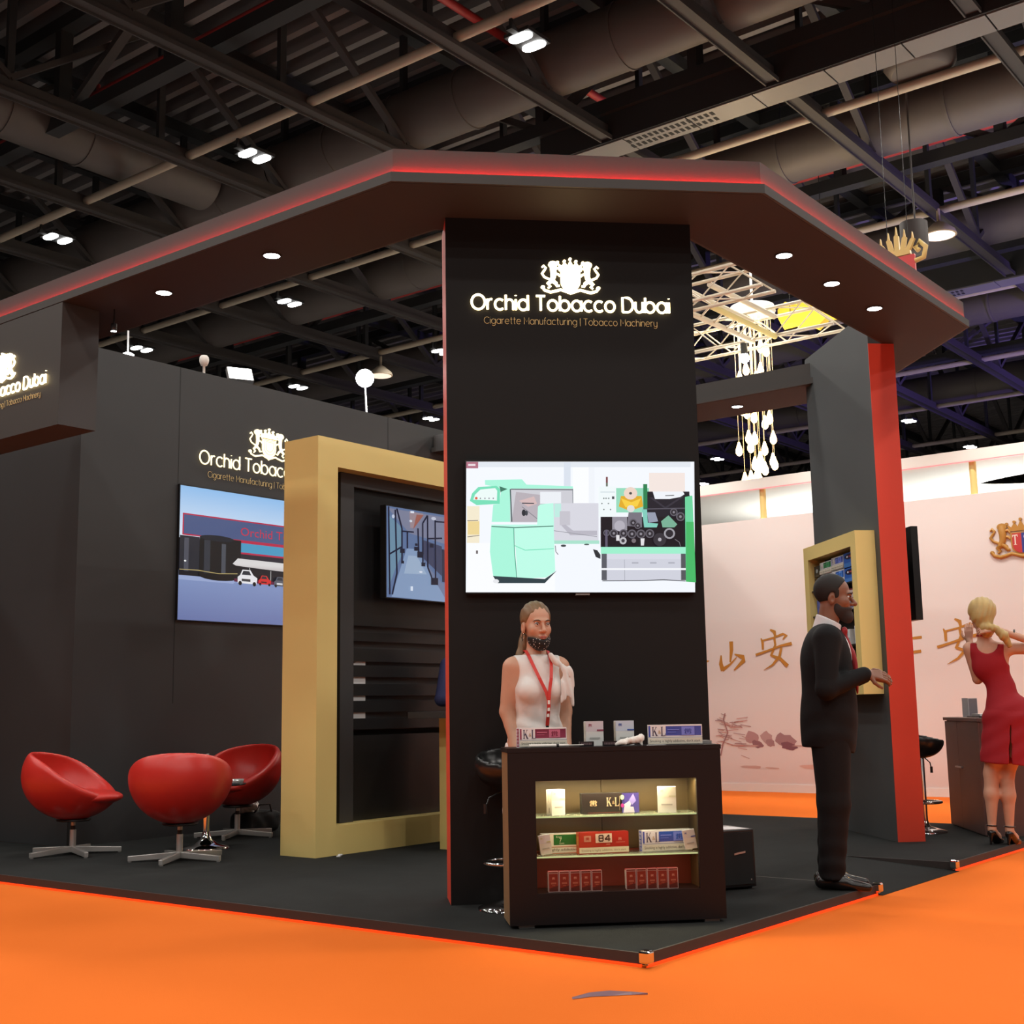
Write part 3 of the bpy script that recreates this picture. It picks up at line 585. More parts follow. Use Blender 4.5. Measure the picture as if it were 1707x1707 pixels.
# ------------------------------------------------------------------ soft shapes from distance fields
def V3(*a): return np.array(a, dtype=np.float32)
def cap(P, a, b, ra, rb=None):
    rb = ra if rb is None else rb; a = V3(*a); b = V3(*b); ba = b-a; h = np.clip(((P-a)@ba)/max(1e-9, float(ba@ba)), 0, 1)
    return np.linalg.norm(P-a-h[..., None]*ba, axis=-1)-(ra+(rb-ra)*h)
def ell(P, c, r, R=None):
    q = P-V3(*c)
    if R is not None: q = q@np.array(R, dtype=np.float32)
    r = V3(*r); k0 = np.linalg.norm(q/r, axis=-1); k1 = np.linalg.norm(q/(r*r), axis=-1)+1e-9
    return k0*(k0-1)/k1
def rbox(P, c, h, r=.01, R=None):
    q = P-V3(*c)
    if R is not None: q = q@np.array(R, dtype=np.float32)
    q = np.abs(q)-V3(*h)+r
    return np.linalg.norm(np.maximum(q, 0), axis=-1)+np.minimum(q.max(-1), 0)-r
def smin(a, b, k):
    h = np.clip(.5+.5*(b-a)/k, 0, 1); return b*(1-h)+a*h-k*h*(1-h)
def smax(a, b, k): return -smin(-a, -b, k)
def un(k, *ds):
    d = ds[0]
    for e in ds[1:]: d = smin(d, e, k)
    return d
def rotm(rx=0, ry=0, rz=0):
    return np.array(Euler((rx, ry, rz)).to_matrix(), dtype=np.float32)
def surf(fn, lo, hi, h):
    "surface net of the zero level of fn over a box"
    lo = np.array(lo, float); hi = np.array(hi, float); n = np.ceil((hi-lo)/h).astype(int)+1
    ax = [lo[i]+h*np.arange(n[i]) for i in range(3)]
    D = np.empty(n, dtype=np.float32)
    Yg, Zg = np.meshgrid(ax[1], ax[2], indexing='ij')
    for i0 in range(0, n[0], 16):
        xs = ax[0][i0:i0+16]; P = np.empty((len(xs), n[1], n[2], 3), dtype=np.float32)
        P[..., 0] = xs[:, None, None]; P[..., 1] = Yg; P[..., 2] = Zg; D[i0:i0+16] = fn(P)
    S = D < 0
    c = [(i, j, k) for i in (0, 1) for j in (0, 1) for k in (0, 1)]
    sl = lambda A, o: A[o[0]:n[0]-1+o[0], o[1]:n[1]-1+o[1], o[2]:n[2]-1+o[2]]
    cnt = sum(sl(S, o).astype(np.int8) for o in c); act = (cnt > 0) & (cnt < 8)
    idx = -np.ones(act.shape, dtype=np.int64); I = np.argwhere(act); idx[act] = np.arange(len(I))
    acc = np.zeros((len(I), 3)); num = np.zeros(len(I))
    val = {o: sl(D, o)[act] for o in c}
    for a_ in c:
        for d in range(3):
            if a_[d] == 1: continue
            b_ = tuple(1 if q == d else a_[q] for q in range(3)); va, vb = val[a_], val[b_]; m_ = (va < 0) != (vb < 0)
            t = np.where(m_, va/np.where(m_, va-vb, 1), 0); p = np.array(a_, float)+np.zeros((len(I), 3)); p[:, d] += t
            acc += p*m_[:, None]; num += m_
    Vt = lo+h*(I+acc/num[:, None]); F = []
    for d in range(3):
        e, g = (d+1) % 3, (d+2) % 3; A = np.moveaxis(S, (d, e, g), (0, 1, 2)); X = np.moveaxis(idx, (d, e, g), (0, 1, 2))
        s0, s1 = A[:-1, 1:-1, 1:-1], A[1:, 1:-1, 1:-1]; m_ = s0 != s1; w_ = np.argwhere(m_); fl = s0[m_]
        if not len(w_): continue
        i, j, k = w_[:, 0], w_[:, 1]+1, w_[:, 2]+1
        q = np.stack([X[i, j-1, k-1], X[i, j, k-1], X[i, j, k], X[i, j-1, k]], 1); q[~fl] = q[~fl][:, ::-1]; F.append(q)
    F = np.concatenate(F) if F else np.zeros((0, 4), int)
    return Vt, F
def blob(name, fn, lo, hi, h, m, parent=None, fine=None, loc=None, rz=None):
    "one smooth mesh; fine = list of (lo, hi, h) boxes meshed at a smaller step"
    Vt, F = surf(fn, lo, hi, h); vs = [Vt]; fs = []; keep = np.ones(len(F), bool)
    for l2, h2, s2 in fine or ():
        ins = np.all((Vt > np.array(l2)+h*.8) & (Vt < np.array(h2)-h*.8), axis=1); keep &= ~ins[F].all(1)
    fs.append(F[keep]); n = len(Vt)
    for l2, h2, s2 in fine or ():
        V2, F2 = surf(fn, l2, h2, s2); vs.append(V2); fs.append(F2+n); n += len(V2)
    Vt = np.concatenate(vs); F = np.concatenate(fs)
    used = np.zeros(len(Vt), bool); used[F.ravel()] = True; rm = np.cumsum(used)-1; Vt = Vt[used]; F = rm[F]
    me = bpy.data.meshes.new(name); me.vertices.add(len(Vt)); me.vertices.foreach_set('co', Vt.astype(np.float32).ravel())
    me.loops.add(F.size); me.loops.foreach_set('vertex_index', F.ravel().astype(np.int32)); me.polygons.add(len(F))
    me.polygons.foreach_set('loop_start', np.arange(0, F.size, 4, dtype=np.int32)); me.polygons.foreach_set('use_smooth', np.ones(len(F), bool))
    me.materials.append(m); me.update(calc_edges=True); me.validate()
    o = bpy.data.objects.new(name, me); COL.objects.link(o)
    if parent: o.parent = parent
    if loc is not None: o.location = loc
    if rz is not None: o.rotation_euler = (0, 0, rz)
    return o
# ------------------------------------------------------------------ tub chairs
M_LEATHER = mat('red_leather', (.56, .028, .020, 1), .34, bump=.05, bscale=120)
M_ALU = mat('satin_aluminium', (.62, .60, .58, 1), .38, metal=.7)
chair_lab = ['red tub chair at far left, turned side on to the right', 'red tub chair in front of the round table, seen from behind', 'red tub chair behind the table, its hollow facing the camera', 'red tub chair almost hidden behind the gold frame, only its edge showing']
ch = thing('tub_chair', chair_lab[0], 'chair', (.99, 5.80, ZP), math.radians(-55), 'red swivel tub chairs')
def shell(P):
    x = P[..., 0]; y2 = P[..., 1]**2; rim = smin(.795-.55*y2, .775-.74*(x+.16)-.25*y2, .08); rim = smax(rim, np.full_like(x, .40), .05)
    o = ell(P, (-.005, 0, .60), (.39, .372, .345)); i = ell(P, (.0, 0, .66), (.33, .312, .33))
    return smax(smax(o, -i, .03), P[..., 2]-rim, .045)
blob('tub_shell', shell, (-.42, -.41, .23), (.42, .41, .82), .012, M_LEATHER, ch)
blob('seat_cushion', lambda P: ell(P, (.085, 0, .425), (.285, .265, .065)), (-.24, -.3, .34), (.42, .3, .52), .014, M_LEATHER, ch)
b = B(); b.lathe([(.12, .248), (.13, .262), (.05, .268)], n=20); b.build('seat_plate', M_BLK, ch)
b = B(); b.cyl((0, 0, .03), (0, 0, .185), .024, n=16); b.build('lower_post', M_ALU, ch); b = B(); b.cyl((0, 0, .185), (0, 0, .215), .017, n=14, mi=1); b.cyl((0, 0, .215), (0, 0, .255), .019, n=14); b.build('upper_post', [M_ALU, M_BLK], ch)
for i in range(5):
    b = B(); M = Matrix.Rotation(math.radians(72*i+20), 4, 'Z')
    vs = [M @ Vector(p) for p in ((.015, -.017, .018), (.36, -.015, .006), (.36, .015, .006), (.015, .017, .018), (.015, -.017, .062), (.36, -.015, .042), (.36, .015, .042), (.015, .017, .062))]
    b.add(vs, [(0, 3, 2, 1), (4, 5, 6, 7), (0, 1, 5, 4), (1, 2, 6, 5), (2, 3, 7, 6), (3, 0, 4, 7)]); M2 = M @ Matrix.Translation((.345, 0, 0)); b.cyl(M2 @ Vector((0, 0, 0)), M2 @ Vector((0, 0, .01)), .014, n=8)
    b.build('foot_bar', M_ALU, ch, bevel=.003)
dup(ch, (1.165, 4.72, ZP), math.radians(48), chair_lab[1]); dup(ch, (2.56, 5.76, ZP), math.radians(-168), chair_lab[2]); dup(ch, (3.12, 5.2, ZP), math.radians(150), chair_lab[3])
# round table
tb = thing('round_table', 'small round dark glass table on a chrome pedestal between the red chairs', 'table', (1.80, 5.22, ZP))
b = B(); b.lathe([(.001, .485), (.30, .485), (.305, .49), (.305, .495), (.30, .5), (.001, .5)], n=40); b.build('tabletop', mat('dark_glass', (.02, .02, .022, 1), .06), tb)
b = B(); b.cyl((0, 0, .06), (0, 0, .485), .028, n=16); b.build('pedestal_post', M_CHROME, tb)
b = B(); b.lathe([(.185, .0), (.18, .012), (.10, .03), (.045, .07), (.028, .13)], n=32); b.build('pedestal_foot', M_CHROME, tb)
b = B(); b.box((-.05, -.035, 0), (.05, -.033, .235)); b.box((-.05, .02, 0), (.05, .022, .10)); b.box((-.05, -.035, 0), (.05, .022, .002)); tag(b.build('card_stand', M_WHITE, loc=(1.71, 5.16, ZP+.5), rot=(0, 0, .7)), 'white card stand on the round table behind a red chair', 'stand')
b = B(); b.lathe([(.05, 0), (.055, .025), (.048, .025), (.045, .008), (.001, .008)], n=20); tag(b.build('glass_ashtray', mat('clear_dish', (.7, .72, .72, 1), .05, metal=.5), loc=(2.02, 5.12, ZP+.5)), 'glass dish on the round table by the chairs', 'dish')
b = B(); b.box((-.03, -.02, 0), (.03, .02, .022)); b.box((-.012, -.02, .022), (.012, .02, .026)); tag(b.build('gold_packet', M_GOLD, loc=(1.93, 5.33, ZP+.5), rot=(0, 0, .3)), 'small gold packet lying on the round table', 'packet')
# bag with tissue by the wall
bg = thing('black_bag', 'low black bag on the carpet by the wall beside the chairs', 'bag', (2.95, 5.98, ZP))
blob('bag_body', lambda P: smax(rbox(P, (0, 0, .09), (.2, .13, .09), .05), -ell(P, (0, 0, .2), (.14, .07, .05)), .02)+.006*np.sin(P[..., 0]*40)*np.sin(P[..., 1]*50+P[..., 2]*30), (-.24, -.17, -.01), (.24, .17, .22), .014, M_MATTE, bg)
b = B(); b.tube([(-.1, -.1, .17), (-.06, -.12, .24), (.06, -.12, .24), (.1, -.1, .17)], .008, 6); b.build('bag_handle', M_MATTE, bg)
random.seed(3)
tz = [V3(random.uniform(-.07, .07), random.uniform(-.05, .05), random.uniform(.02, .07)) for _ in range(9)]
tag(blob('tissue_paper', lambda P: un(.012, *[ell(P, c, (.05, .035, .03), rotm(i, i*2, i*.7)) for i, c in enumerate(tz)])+.004*np.sin(P[..., 0]*110+P[..., 2]*90)*np.sin(P[..., 1]*120), (-.16, -.13, -.03), (.16, .13, .13), .008, M_WHITE, loc=(2.86, 5.93, ZP+.17)), 'crumpled white tissue on the black bag', 'tissue')
# ------------------------------------------------------------------ gold portal with dark slatted panel
gp = thing('gold_frame_wall', 'tall free-standing gold frame around a glossy black slatted panel', 'display wall', (1.755, 3.924, ZP))
PX, PZ, PT = 2.46, 3.125, .376
for nm, a, c in (('frame_post', (0, 0, 0), (.208, PT, PZ)), ('frame_post', (PX-.208, 0, 0), (PX, PT, PZ)), ('top_rail', (.208, 0, PZ-.218), (PX-.208, PT, PZ)), ('bottom_rail', (.208, 0, 0), (PX-.208, PT, .214))):
    b = B(); b.box(a, c); b.build(nm, M_GOLD, gp)
M_GLOSSB = mat('gloss_black_panel', (.016, .016, .017, 1), .3)
M_DKGREY = mat('dark_grey_trim', (.040, .040, .042, 1), .5)
b = B(); b.box((.208, .25, .214), (PX-.208, PT-.02, PZ-.218)); b.build('backing_board', M_MATTE, gp)
b = B(); x0, x1, z0, z1 = .355, PX-.355, .216, PZ-.22
b.box((x0, .12, z0), (x0+.145, .25, z1)); b.box((x1-.145, .12, z0), (x1, .25, z1)); b.box((x0+.145, .12, z1-.10), (x1-.145, .25, z1)); b.build('inner_frame', M_DKGREY, gp)
zs = [(.216, .86), (.907, .991), (1.039, 1.127), (1.167, 1.259), (1.313, 1.403), (1.433, 1.533), (1.593, 1.663), (1.713, 2.80)]
for a, c in zs:
    b = B(); b.box((x0+.145, .17, a), (x1-.145, .185, c)); b.build('panel_slat', M_GLOSSB, gp)
b = B(); b.box((x0+.145, .22, .9), (x1-.145, .245, 1.75)); b.build('rear_board', M_DKGREY, gp)
b = B(); b.box((x0+.10, .19, .97), (x0+.345, .218, 1.46), 0); b.add([(x0+.12, .1892, 1.405), (x0+.16, .1892, 1.405), (x0+.25, .1892, 1.43), (x0+.21, .1892, 1.43)], [(0, 1, 2, 3)], 1); b.build('white_strip', [M_WHITE, M_DKGREY], gp)
b = B(); b.cyl((x0+.165, .165, .32), (x0+.165, .165, .56), .008, n=8); b.build('door_handle', M_STEEL, gp)
ps, fps = screen('corridor_screen', 'lit screen on the black slatted panel showing a blue factory corridor', (2.515, 4.005, 1.995), (1, 0, 0), 1.29, .735, depth=.065)
b = B(); b.box((.4, -.002, .2), (.9, .088, .5)); b.build('wall_mount', M_BLK, ps)
mp2 = lambda x, y: ((x-803)/385*.66, (1258-(y-(x-803)*.07))/643*.735)
p = Pic(fps, mp2, .0004)
p.poly([(803, 616), (1555, 616+53), (1555, 1258+53), (803, 1258)], (92, 112, 150)); p.poly([(810, 630), (1555, 690), (1300, 880), (960, 800)], (120, 124, 148)); p.poly([(960, 640), (1060, 650), (985, 760), (965, 760)], (150, 132, 140)); p.poly([(1010, 660), (1060, 660), (985, 770)], (150, 90, 80))
p.poly([(940, 910), (1010, 910), (1230, 1290), (835, 1255)], (128, 150, 184)); p.poly([(950, 960), (1010, 960), (1080, 1090), (920, 1090)], (150, 170, 196)); p.poly([(1060, 1000), (1190, 1150), (1555, 1180), (1555, 1300), (1230, 1290)], (110, 120, 150))
p.poly([(812, 680), (905, 760), (905, 960), (860, 1060), (812, 1200)], (104, 136, 160)); p.poly([(1050, 840), (1190, 880), (1190, 1100), (1060, 980)], (60, 64, 90)); p.poly([(1190, 900), (1555, 960), (1555, 1200), (1190, 1140)], (44, 46, 66))
for q in ([(815, 620), (822, 1240)], [(860, 640), (870, 1090), (838, 1240)], [(870, 630), (905, 770), (905, 1010)], [(815, 960), (905, 900)], [(1050, 720), (1050, 1010)], [(1050, 720), (1085, 660)], [(1085, 660), (1085, 1040), (1120, 1130)], [(1140, 690), (1140, 1140)], [(1085, 830), (1190, 820)], [(1015, 760), (1020, 940)], [(940, 790), (940, 910)], [(1140, 700), (1250, 700), (1250, 1150)], [(905, 790), (985, 790)]): p.line(q, 11, (18, 22, 48))
for x, y, s in ((905, 930, 16), (1030, 950, 22), (1000, 910, 14), (905, 1010, 10), (1050, 1020, 14), (1130, 1140, 26), (1000, 880, 9), (1110, 880, 14)): p.rect(x-s, y-s, x+s, y+s, (24, 26, 46))
p.rect(960, 640, 985, 654, (220, 226, 240)); p.disc(962, 712, 10, 9, (200, 206, 220)); p.disc(1125, 680, 18, 12, (186, 190, 206)); p.rect(958, 1180, 974, 1212, (210, 220, 236)); p.disc(1030, 1075, 12, 7, (210, 216, 230)); p.disc(840, 690, 10, 14, (190, 200, 220))
p.build('lit_display', SCREEN, ps)
b = B(); b.box((-.025, -.012, 0), (.025, .012, .008)); b.box((.0, -.02, .008), (.03, .01, .014)); tag(b.build('tape_scrap', M_WHITE, loc=(1.93, 3.86, ZP), rot=(0, 0, .5)), 'crumpled scrap of white tape at the foot of the gold frame', 'scrap')
# ------------------------------------------------------------------ gold counter behind the column
gc = thing('gold_counter', 'gold bar counter with black top half hidden behind the centre column', 'counter', (2.68, 3.18, ZP))
b = B(); b.box((0, 0, 0), (.42, .36, .985)); b.build('counter_body', M_GOLD, gc)
b = B(); b.box((-.29, -.05, .985), (.50, .42, 1.035)); b.build('counter_top', M_DKGREY, gc, bevel=.003)
b = B(); b.cyl((0, 0, .02), (.10, 0, .02), .02, n=14); b.cyl((-.045, 0, .02), (0, 0, .02), .012, .02, n=14); b.cyl((.10, 0, .02), (.135, 0, .02), .0205, n=14, mi=1); b.cyl((.135, 0, .02), (.18, 0, .02), .02, n=14)
tag(b.build('white_tube', [M_WHITE, mat('yellow_band', (.8, .6, .05, 1), .4)], loc=(2.62, 3.33, ZP+1.035)), 'white tube with a yellow band lying on the gold counter', 'tube')
# ------------------------------------------------------------------ right end panel with red edge and gold cabinet
S0 = Vector((4.783, .775, ZP)); AX = Vector((1, 1, 0))/S2; LF = Vector((-1, 1, 0))/S2      # along the slab, out of its left face
ep = thing('end_panel', 'tall grey end panel with a broad red front edge on the right', 'column', S0)
fe = frame((0, 0, 0), -AX, (0, 0, 1))     # n = out of the left face
b = B(); b.prism([(-1.45, 0), (-.012, 0), (-.012, 4.165), (-1.45, 4.165)], fe, -.212, 0) if False else None
b.prism([(-1.45, 0), (-.006, 0), (-.006, 3.90), (-1.45, 3.90)], fe, -.212, 0); b.prism([(-1.45, 3.90), (-.004, 3.90), (-.004, 4.165), (-1.45, 4.165)], fe, -.212, 0); b.build('panel_body', mat('grey_laminate', (.062, .066, .068, 1), .6, var=.05, scale=3), ep)
b = B(); b.prism([(-.006, 0), (0, 0), (0, 3.90), (-.006, 3.90)], fe, -.214, .002); b.build('red_edge', M_RED, ep)
gb = thing('gold_display_cabinet', 'gold framed open display cabinet hung on the grey end panel', 'cabinet', S0+AX*.10+Vector((0, 0, 1.113)))
fg = frame((0, 0, 0), -AX, (0, 0, 1)); GW, GH, GD = 1.19, 1.285, .165
def bar(nm, u0, v0, u1, v1, n0, n1, m, par): 
    q = B(); q.prism([(-u1, v0), (-u0, v0), (-u0, v1), (-u1, v1)], fg, n0, n1); return q.build(nm, m, par)
bar('frame_side', 0, 0, .105, GH, .001, GD, M_GOLD, gb); bar('frame_side', GW-.105, 0, GW, GH, .001, GD, M_GOLD, gb); bar('frame_top', .105, GH-.115, GW-.105, GH, .001, GD, M_GOLD, gb); bar('frame_bottom', .105, 0, GW-.105, .12, .001, GD, M_GOLD, gb)
bar('back_board', .105, .12, GW-.105, GH-.115, .001, .012, M_MATTE, gb)
SHV = (.12, .40, .68, .90)
for v in SHV[1:]: bar('cabinet_shelf', .107, v-.012, GW-.107, v, .012, GD-.02, M_BLK, gb)
def carton(name, label, cat, O, Uv, w_, h_, d_, base, group=None, face=None, side=None, side_r=None, tilt=0.):
    "printed box: its front in plane (Uv, up), d_ deep behind the front; face(p) draws the front print"
    t = thing(name, label, cat, O, 0, group); f = frame((0, 0, 0), Uv, (0, 0, 1))
    b = B(); b.prism([(0, 0), (w_, 0), (w_, h_), (0, h_)], f, -d_, 0); b.build('box_body', base, t, bevel=.0015, seg=1)
    if face:
        p = Pic(frame(f(0, 0, .0004), Uv, (0, 0, 1)), None, .00022); face(p, w_, h_); p.build('front_print', PRINT, t)
    if side:
        n = f(0, 0, 1)-f(0, 0, 0); p = Pic(frame(f(0, 0, -d_)-Vector(Uv).normalized()*.0004, n, (0, 0, 1)), None, .00022); side(p, d_, h_); p.build('side_print', PRINT, t)
    if side_r:
        n = f(0, 0, -1)-f(0, 0, 0); p = Pic(frame(f(w_, 0, 0)+Vector(Uv).normalized()*.0004, n, (0, 0, 1)), None, .00022); side_r(p, d_, h_); p.build('side_print', PRINT, t)
    if tilt: t.rotation_euler = Matrix.Rotation(tilt, 3, Vector(Uv).cross(Vector((0, 0, 1)))).to_euler()
    return t
def KL(p, x, y, h, c, amp=(190, 160, 120)):
    "tall serif K & L"
    s = h; R = p.rect
    R(x+.06*s, y, x+.17*s, y+s, c); R(x, y, x+.23*s, y+.05*s, c); R(x, y+.95*s, x+.23*s, y+s, c)
    p.poly([(x+.17*s, y+.42*s), (x+.45*s, y+.97*s), (x+.49*s, y+.97*s), (x+.20*s, y+.36*s)], c); p.poly([(x+.22*s, y+.56*s), (x+.33*s, y+.62*s), (x+.60*s, y), (x+.44*s, y)], c); R(x+.38*s, y+.95*s, x+.56*s, y+s, c); R(x+.40*s, y, x+.66*s, y+.05*s, c)
    p.text('&', x+.66*s, y+.24*s, .40*s, amp)
    R(x+1.06*s, y, x+1.17*s, y+s, c); R(x+1.0*s, y+.95*s, x+1.23*s, y+s, c); R(x+1.0*s, y, x+1.50*s, y+.06*s, c); p.poly([(x+1.42*s, y), (x+1.50*s, y), (x+1.54*s, y+.28*s), (x+1.50*s, y+.28*s)], c)
WARN = 'Smoking is highly addictive, don\'t start'
def kl_face(c1, c2, nm='Rouge'):
    def f(p, w, h):
        p.rect(0, 0, w, h, (236, 234, 236)); p.rect(.01*w, .40*h, .045*w, .95*h, c1); p.rect(.33*w, .46*h, .985*w, .93*h, c1, c2)
        KL(p, .075*w, .45*h, .45*h, (70, 66, 92)); p.rect(.62*w, .48*h, .86*w, .90*h, tuple(min(255, q+50) for q in c1)); crest_polys(p, .74*w, .68*h, .18*h, c2, c1); p.rect(.36*w, .74*h, .58*w, .78*h, tuple(min(255, q+60) for q in c1)); p.rect(.36*w, .62*h, .52*w, .65*h, tuple(min(255, q+40) for q in c1))
        p.rect(0, .36*h, w, .385*h, (150, 148, 152)); p.rect(.0, .05*h, w, .34*h, (226, 220, 204)); p.text(WARN, .03*w, .14*h, .13*h, (40, 40, 42), .93*w)
    return f
def kl_side(c1):
    def f(p, w, h):
        p.rect(0, 0, w, h, (238, 236, 240)); p.rect(.14*w, .04*h, .86*w, .96*h, c1)
        for i in range(5): p.rect(.26*w, (.10+.17*i)*h, .74*w, (.20+.17*i)*h, (232, 228, 236)); p.rect(.40*w, (.12+.17*i)*h, .60*w, (.18+.17*i)*h, c1)
    return f
def dark_face(p, w, h):
    p.rect(0, 0, w, h, (34, 32, 34)); p.disc(.5*w, .55*h, .2*w, .18*h, (150, 160, 168)); p.rect(.2*w, .1*h, .8*w, .18*h, (80, 80, 84))
def blue_face(p, w, h):
    p.rect(0, 0, w, h, (40, 96, 190)); p.rect(0, 0, w, .3*h, (70, 130, 210)); p.rect(.9*w, .5*h, w, h, (200, 60, 60)); p.disc(.5*w, .72*h, .42*w, .2*h, (30, 24, 60)); p.rect(.25*w, .66*h, .36*w, .78*h, (235, 235, 240)); p.rect(.42*w, .68*h, .72*w, .76*h, (190, 70, 70))
def plainf(c, c2):
    def f(p, w, h): p.rect(0, 0, w, h, c); p.rect(.1*w, .15*h, .9*w, .45*h, c2); p.rect(.15*w, .6*h, .5*w, .85*h, c2)
    return f
M_CARD = mat('white_card', (.75, .75, .74, 1), .5); M_CARDK = mat('black_card', (.02, .02, .022, 1), .4); M_CARDB = mat('blue_card', (.05, .14, .50, 1), .4); M_CARDR = mat('red_card', (.40, .03, .03, 1), .4)
def in_cab(u_left, v, n):   # left end (as seen) at distance u along the slab
    return S0+AX*(.10+u_left)+LF*n+Vector((0, 0, 1.113+v))
row = 'cartons in the gold display cabinet'
items = [('black pack on the top shelf of the gold cabinet, upper of the left pair', 1.075, SHV[3]+.115, .13, .10, M_CARDK, dark_face), ('black pack on the top shelf of the gold cabinet, lower of the left pair', 1.075, SHV[3], .13, .11, M_CARDK, dark_face),
 ('white carton with a green mark in the gold cabinet, upper one', .935, SHV[3]+.125, .27, .105, M_CARD, kl_face((40, 130, 80), (30, 100, 60))), ('white carton with a green mark in the gold cabinet, lower one', .935, SHV[3], .27, .12, M_CARD, kl_face((40, 130, 80), (30, 100, 60))),
 ('white and blue carton in the gold cabinet, upper one', .66, SHV[3]+.13, .27, .11, M_CARD, kl_face((90, 110, 200), (70, 90, 180))), ('white and blue carton in the gold cabinet, lower one', .66, SHV[3], .27, .125, M_CARD, kl_face((50, 110, 200), (40, 90, 180))),
 ('deep blue carton in the gold cabinet, upper one', .385, SHV[3]+.125, .26, .12, M_CARDB, blue_face), ('deep blue carton in the gold cabinet, lower one', .385, SHV[3], .26, .12, M_CARDB, blue_face),
 ('blue carton on the middle shelf beside the man\'s neck', 1.05, SHV[2], .27, .14, M_CARDB, plainf((60, 80, 170), (80, 100, 190))), ('dark red carton on the middle shelf right of the man\'s face', .33, SHV[2]+.085, .21, .085, M_CARDR, plainf((130, 50, 60), (220, 200, 200))), ('white carton on the middle shelf right of the man\'s face', .33, SHV[2], .21, .08, M_CARD, plainf((225, 222, 224), (120, 110, 130))),
 ('white pack on the lower shelf beside the red tie', .42, SHV[1], .08, .13, M_CARD, plainf((222, 228, 230), (120, 150, 160))), ('white pack on the lower shelf next to the cabinet side', .24, SHV[1], .10, .15, M_CARD, plainf((226, 228, 232), (150, 160, 170)))]
for lab, u, v, w_, h_, base, face in items: carton('cigarette_carton', lab, 'carton', in_cab(u, v+.0005, .115), -AX, w_*.98, h_*.97, .095, base, row, face)
# screen on the far side of the end panel
tr, _ = screen('edge_on_screen', 'dark screen seen edge on beyond the red end panel', S0+AX*.19-LF*.212+Vector((0, 0, 1.70)), AX, 1.15, .735, depth=.06)
tr.location = S0+AX*.19-LF*.335+Vector((0, 0, 1.70))
b = B(); f_ = frame((0, 0, 0), AX, (0, 0, 1)); b.prism([(.4, .2), (.75, .2), (.75, .5), (.4, .5)], f_, -.121, .003); b.build('wall_mount', M_BLK, tr)
# bar stool beyond the red edge
def stool(label, loc, rz, seat_z=.68, group='black bar stools'):
    t = thing('bar_stool', label, 'stool', loc, rz, group)
    blob('stool_seat', lambda P: smax(ell(P, (0, 0, .10), (.19, .185, .14)), -ell(P, (.03, 0, .17), (.17, .165, .13)), .02), (-.25, -.24, -.06), (.25, .24, .26), .012, mat('black_leatherette', (.012, .012, .012, 1), .28), t, loc=(0, 0, seat_z-.05))
    b = B(); b.cyl((0, 0, .04), (0, 0, seat_z-.08), .026, n=16); b.build('gas_column', M_CHROME, t)
    b = B(); b.lathe([(.175, 0), (.173, .012), (.11, .028), (.04, .05), (.028, .09)], n=36); b.build('foot_disc', M_CHROME, t)
    b = B(); b.tube([(.14*math.cos(a), .14*math.sin(a), .24) for a in [i*PI/12 for i in range(24)]], .011, 8, closed=True); b.cyl((.02, 0, .24), (.14, 0, .24), .008, n=8); b.cyl((-.02, 0, .24), (-.14, 0, .24), .008, n=8); b.build('foot_ring', M_CHROME, t)
    b = B(); b.tube([(.02, -.03, seat_z-.08), (.05, -.12, seat_z-.12), (.055, -.14, seat_z-.17)], .005, 6); b.cyl((.055, -.14, seat_z-.20), (.055, -.14, seat_z-.15), .011, n=8); b.build('height_lever', M_BLK, t)
    return t
stool('black bar stool beyond the red end panel', (5.62, .88, ZP), math.radians(-60))
stool('black bar stool behind the front display counter', (.66, 1.255, ZP), math.radians(-130), seat_z=.70)
# ------------------------------------------------------------------ brown desk at the right
M_WENGE = mat('wenge_laminate', (.115, .062, .055, 1), .5, var=.12, scale=5)
dk = thing('brown_desk', 'brown cupboard desk behind the woman in the red dress', 'desk', (6.36, .93, ZP)); Ud = Vector((-.835, -.55, 0)).normalized()
fd = frame((0, 0, 0), Ud, (0, 0, 1))
b = B(); b.prism([(0, 0), (1.05, 0), (1.05, .885), (0, .885)], fd, -.40, -.018); b.build('desk_body', M_WENGE, dk)
for u0, u1 in ((.002, .398), (.402, 1.048)):
    b = B(); b.prism([(u0, .01), (u1, .01), (u1, .88), (u0, .88)], fd, -.0175, 0); d_ = b.build('cupboard_door', M_WENGE, dk)
    b = B(); h0 = .33 if u0 < .1 else .43; b.prism([(h0, .50), (h0+.10, .50), (h0+.10, .512), (h0, .512)], fd, .001, .018); b.build('door_handle', M_STEEL, d_)
b = B(); b.prism([(-.01, .8855), (1.06, .8855), (1.06, .912), (-.01, .912)], fd, -.41, .01); b.build('desk_top', M_WENGE, dk)
b = B(); fq = frame((0, 0, 0), Vector((.80, -.6, 0)), (0, 0, 1)); b.prism([(0, 0), (.09, 0), (.09, .16), (0, .16)], fq, -.09, 0, 0); b.prism([(.004, .004), (.086, .004), (.086, .156), (.004, .156)], fq, .0005, .001, 1)
tag(b.build('card_box', [M_WHITE, mat('grey_print', (.22, .20, .22, 1), .4)], loc=Vector((6.36, .93, ZP+.9125))+Ud*.2-(fd(0, 0, 1))*.16), 'white and grey card box standing on the brown desk', 'box')
b = B(); b.box((-.18, -.12, 0), (.18, .12, .012)); b.box((-.10, -.10, .0125), (.14, .11, .03), 1)
tag(b.build('folder_stack', [M_BLK, M_WHITE], loc=Vector((6.36, .93, ZP+.9125))+Ud*.62-(fd(0, 0, 1))*.2, rot=(0, 0, math.atan2(Ud.y, Ud.x))), 'black folder with papers lying on the brown desk', 'folder')
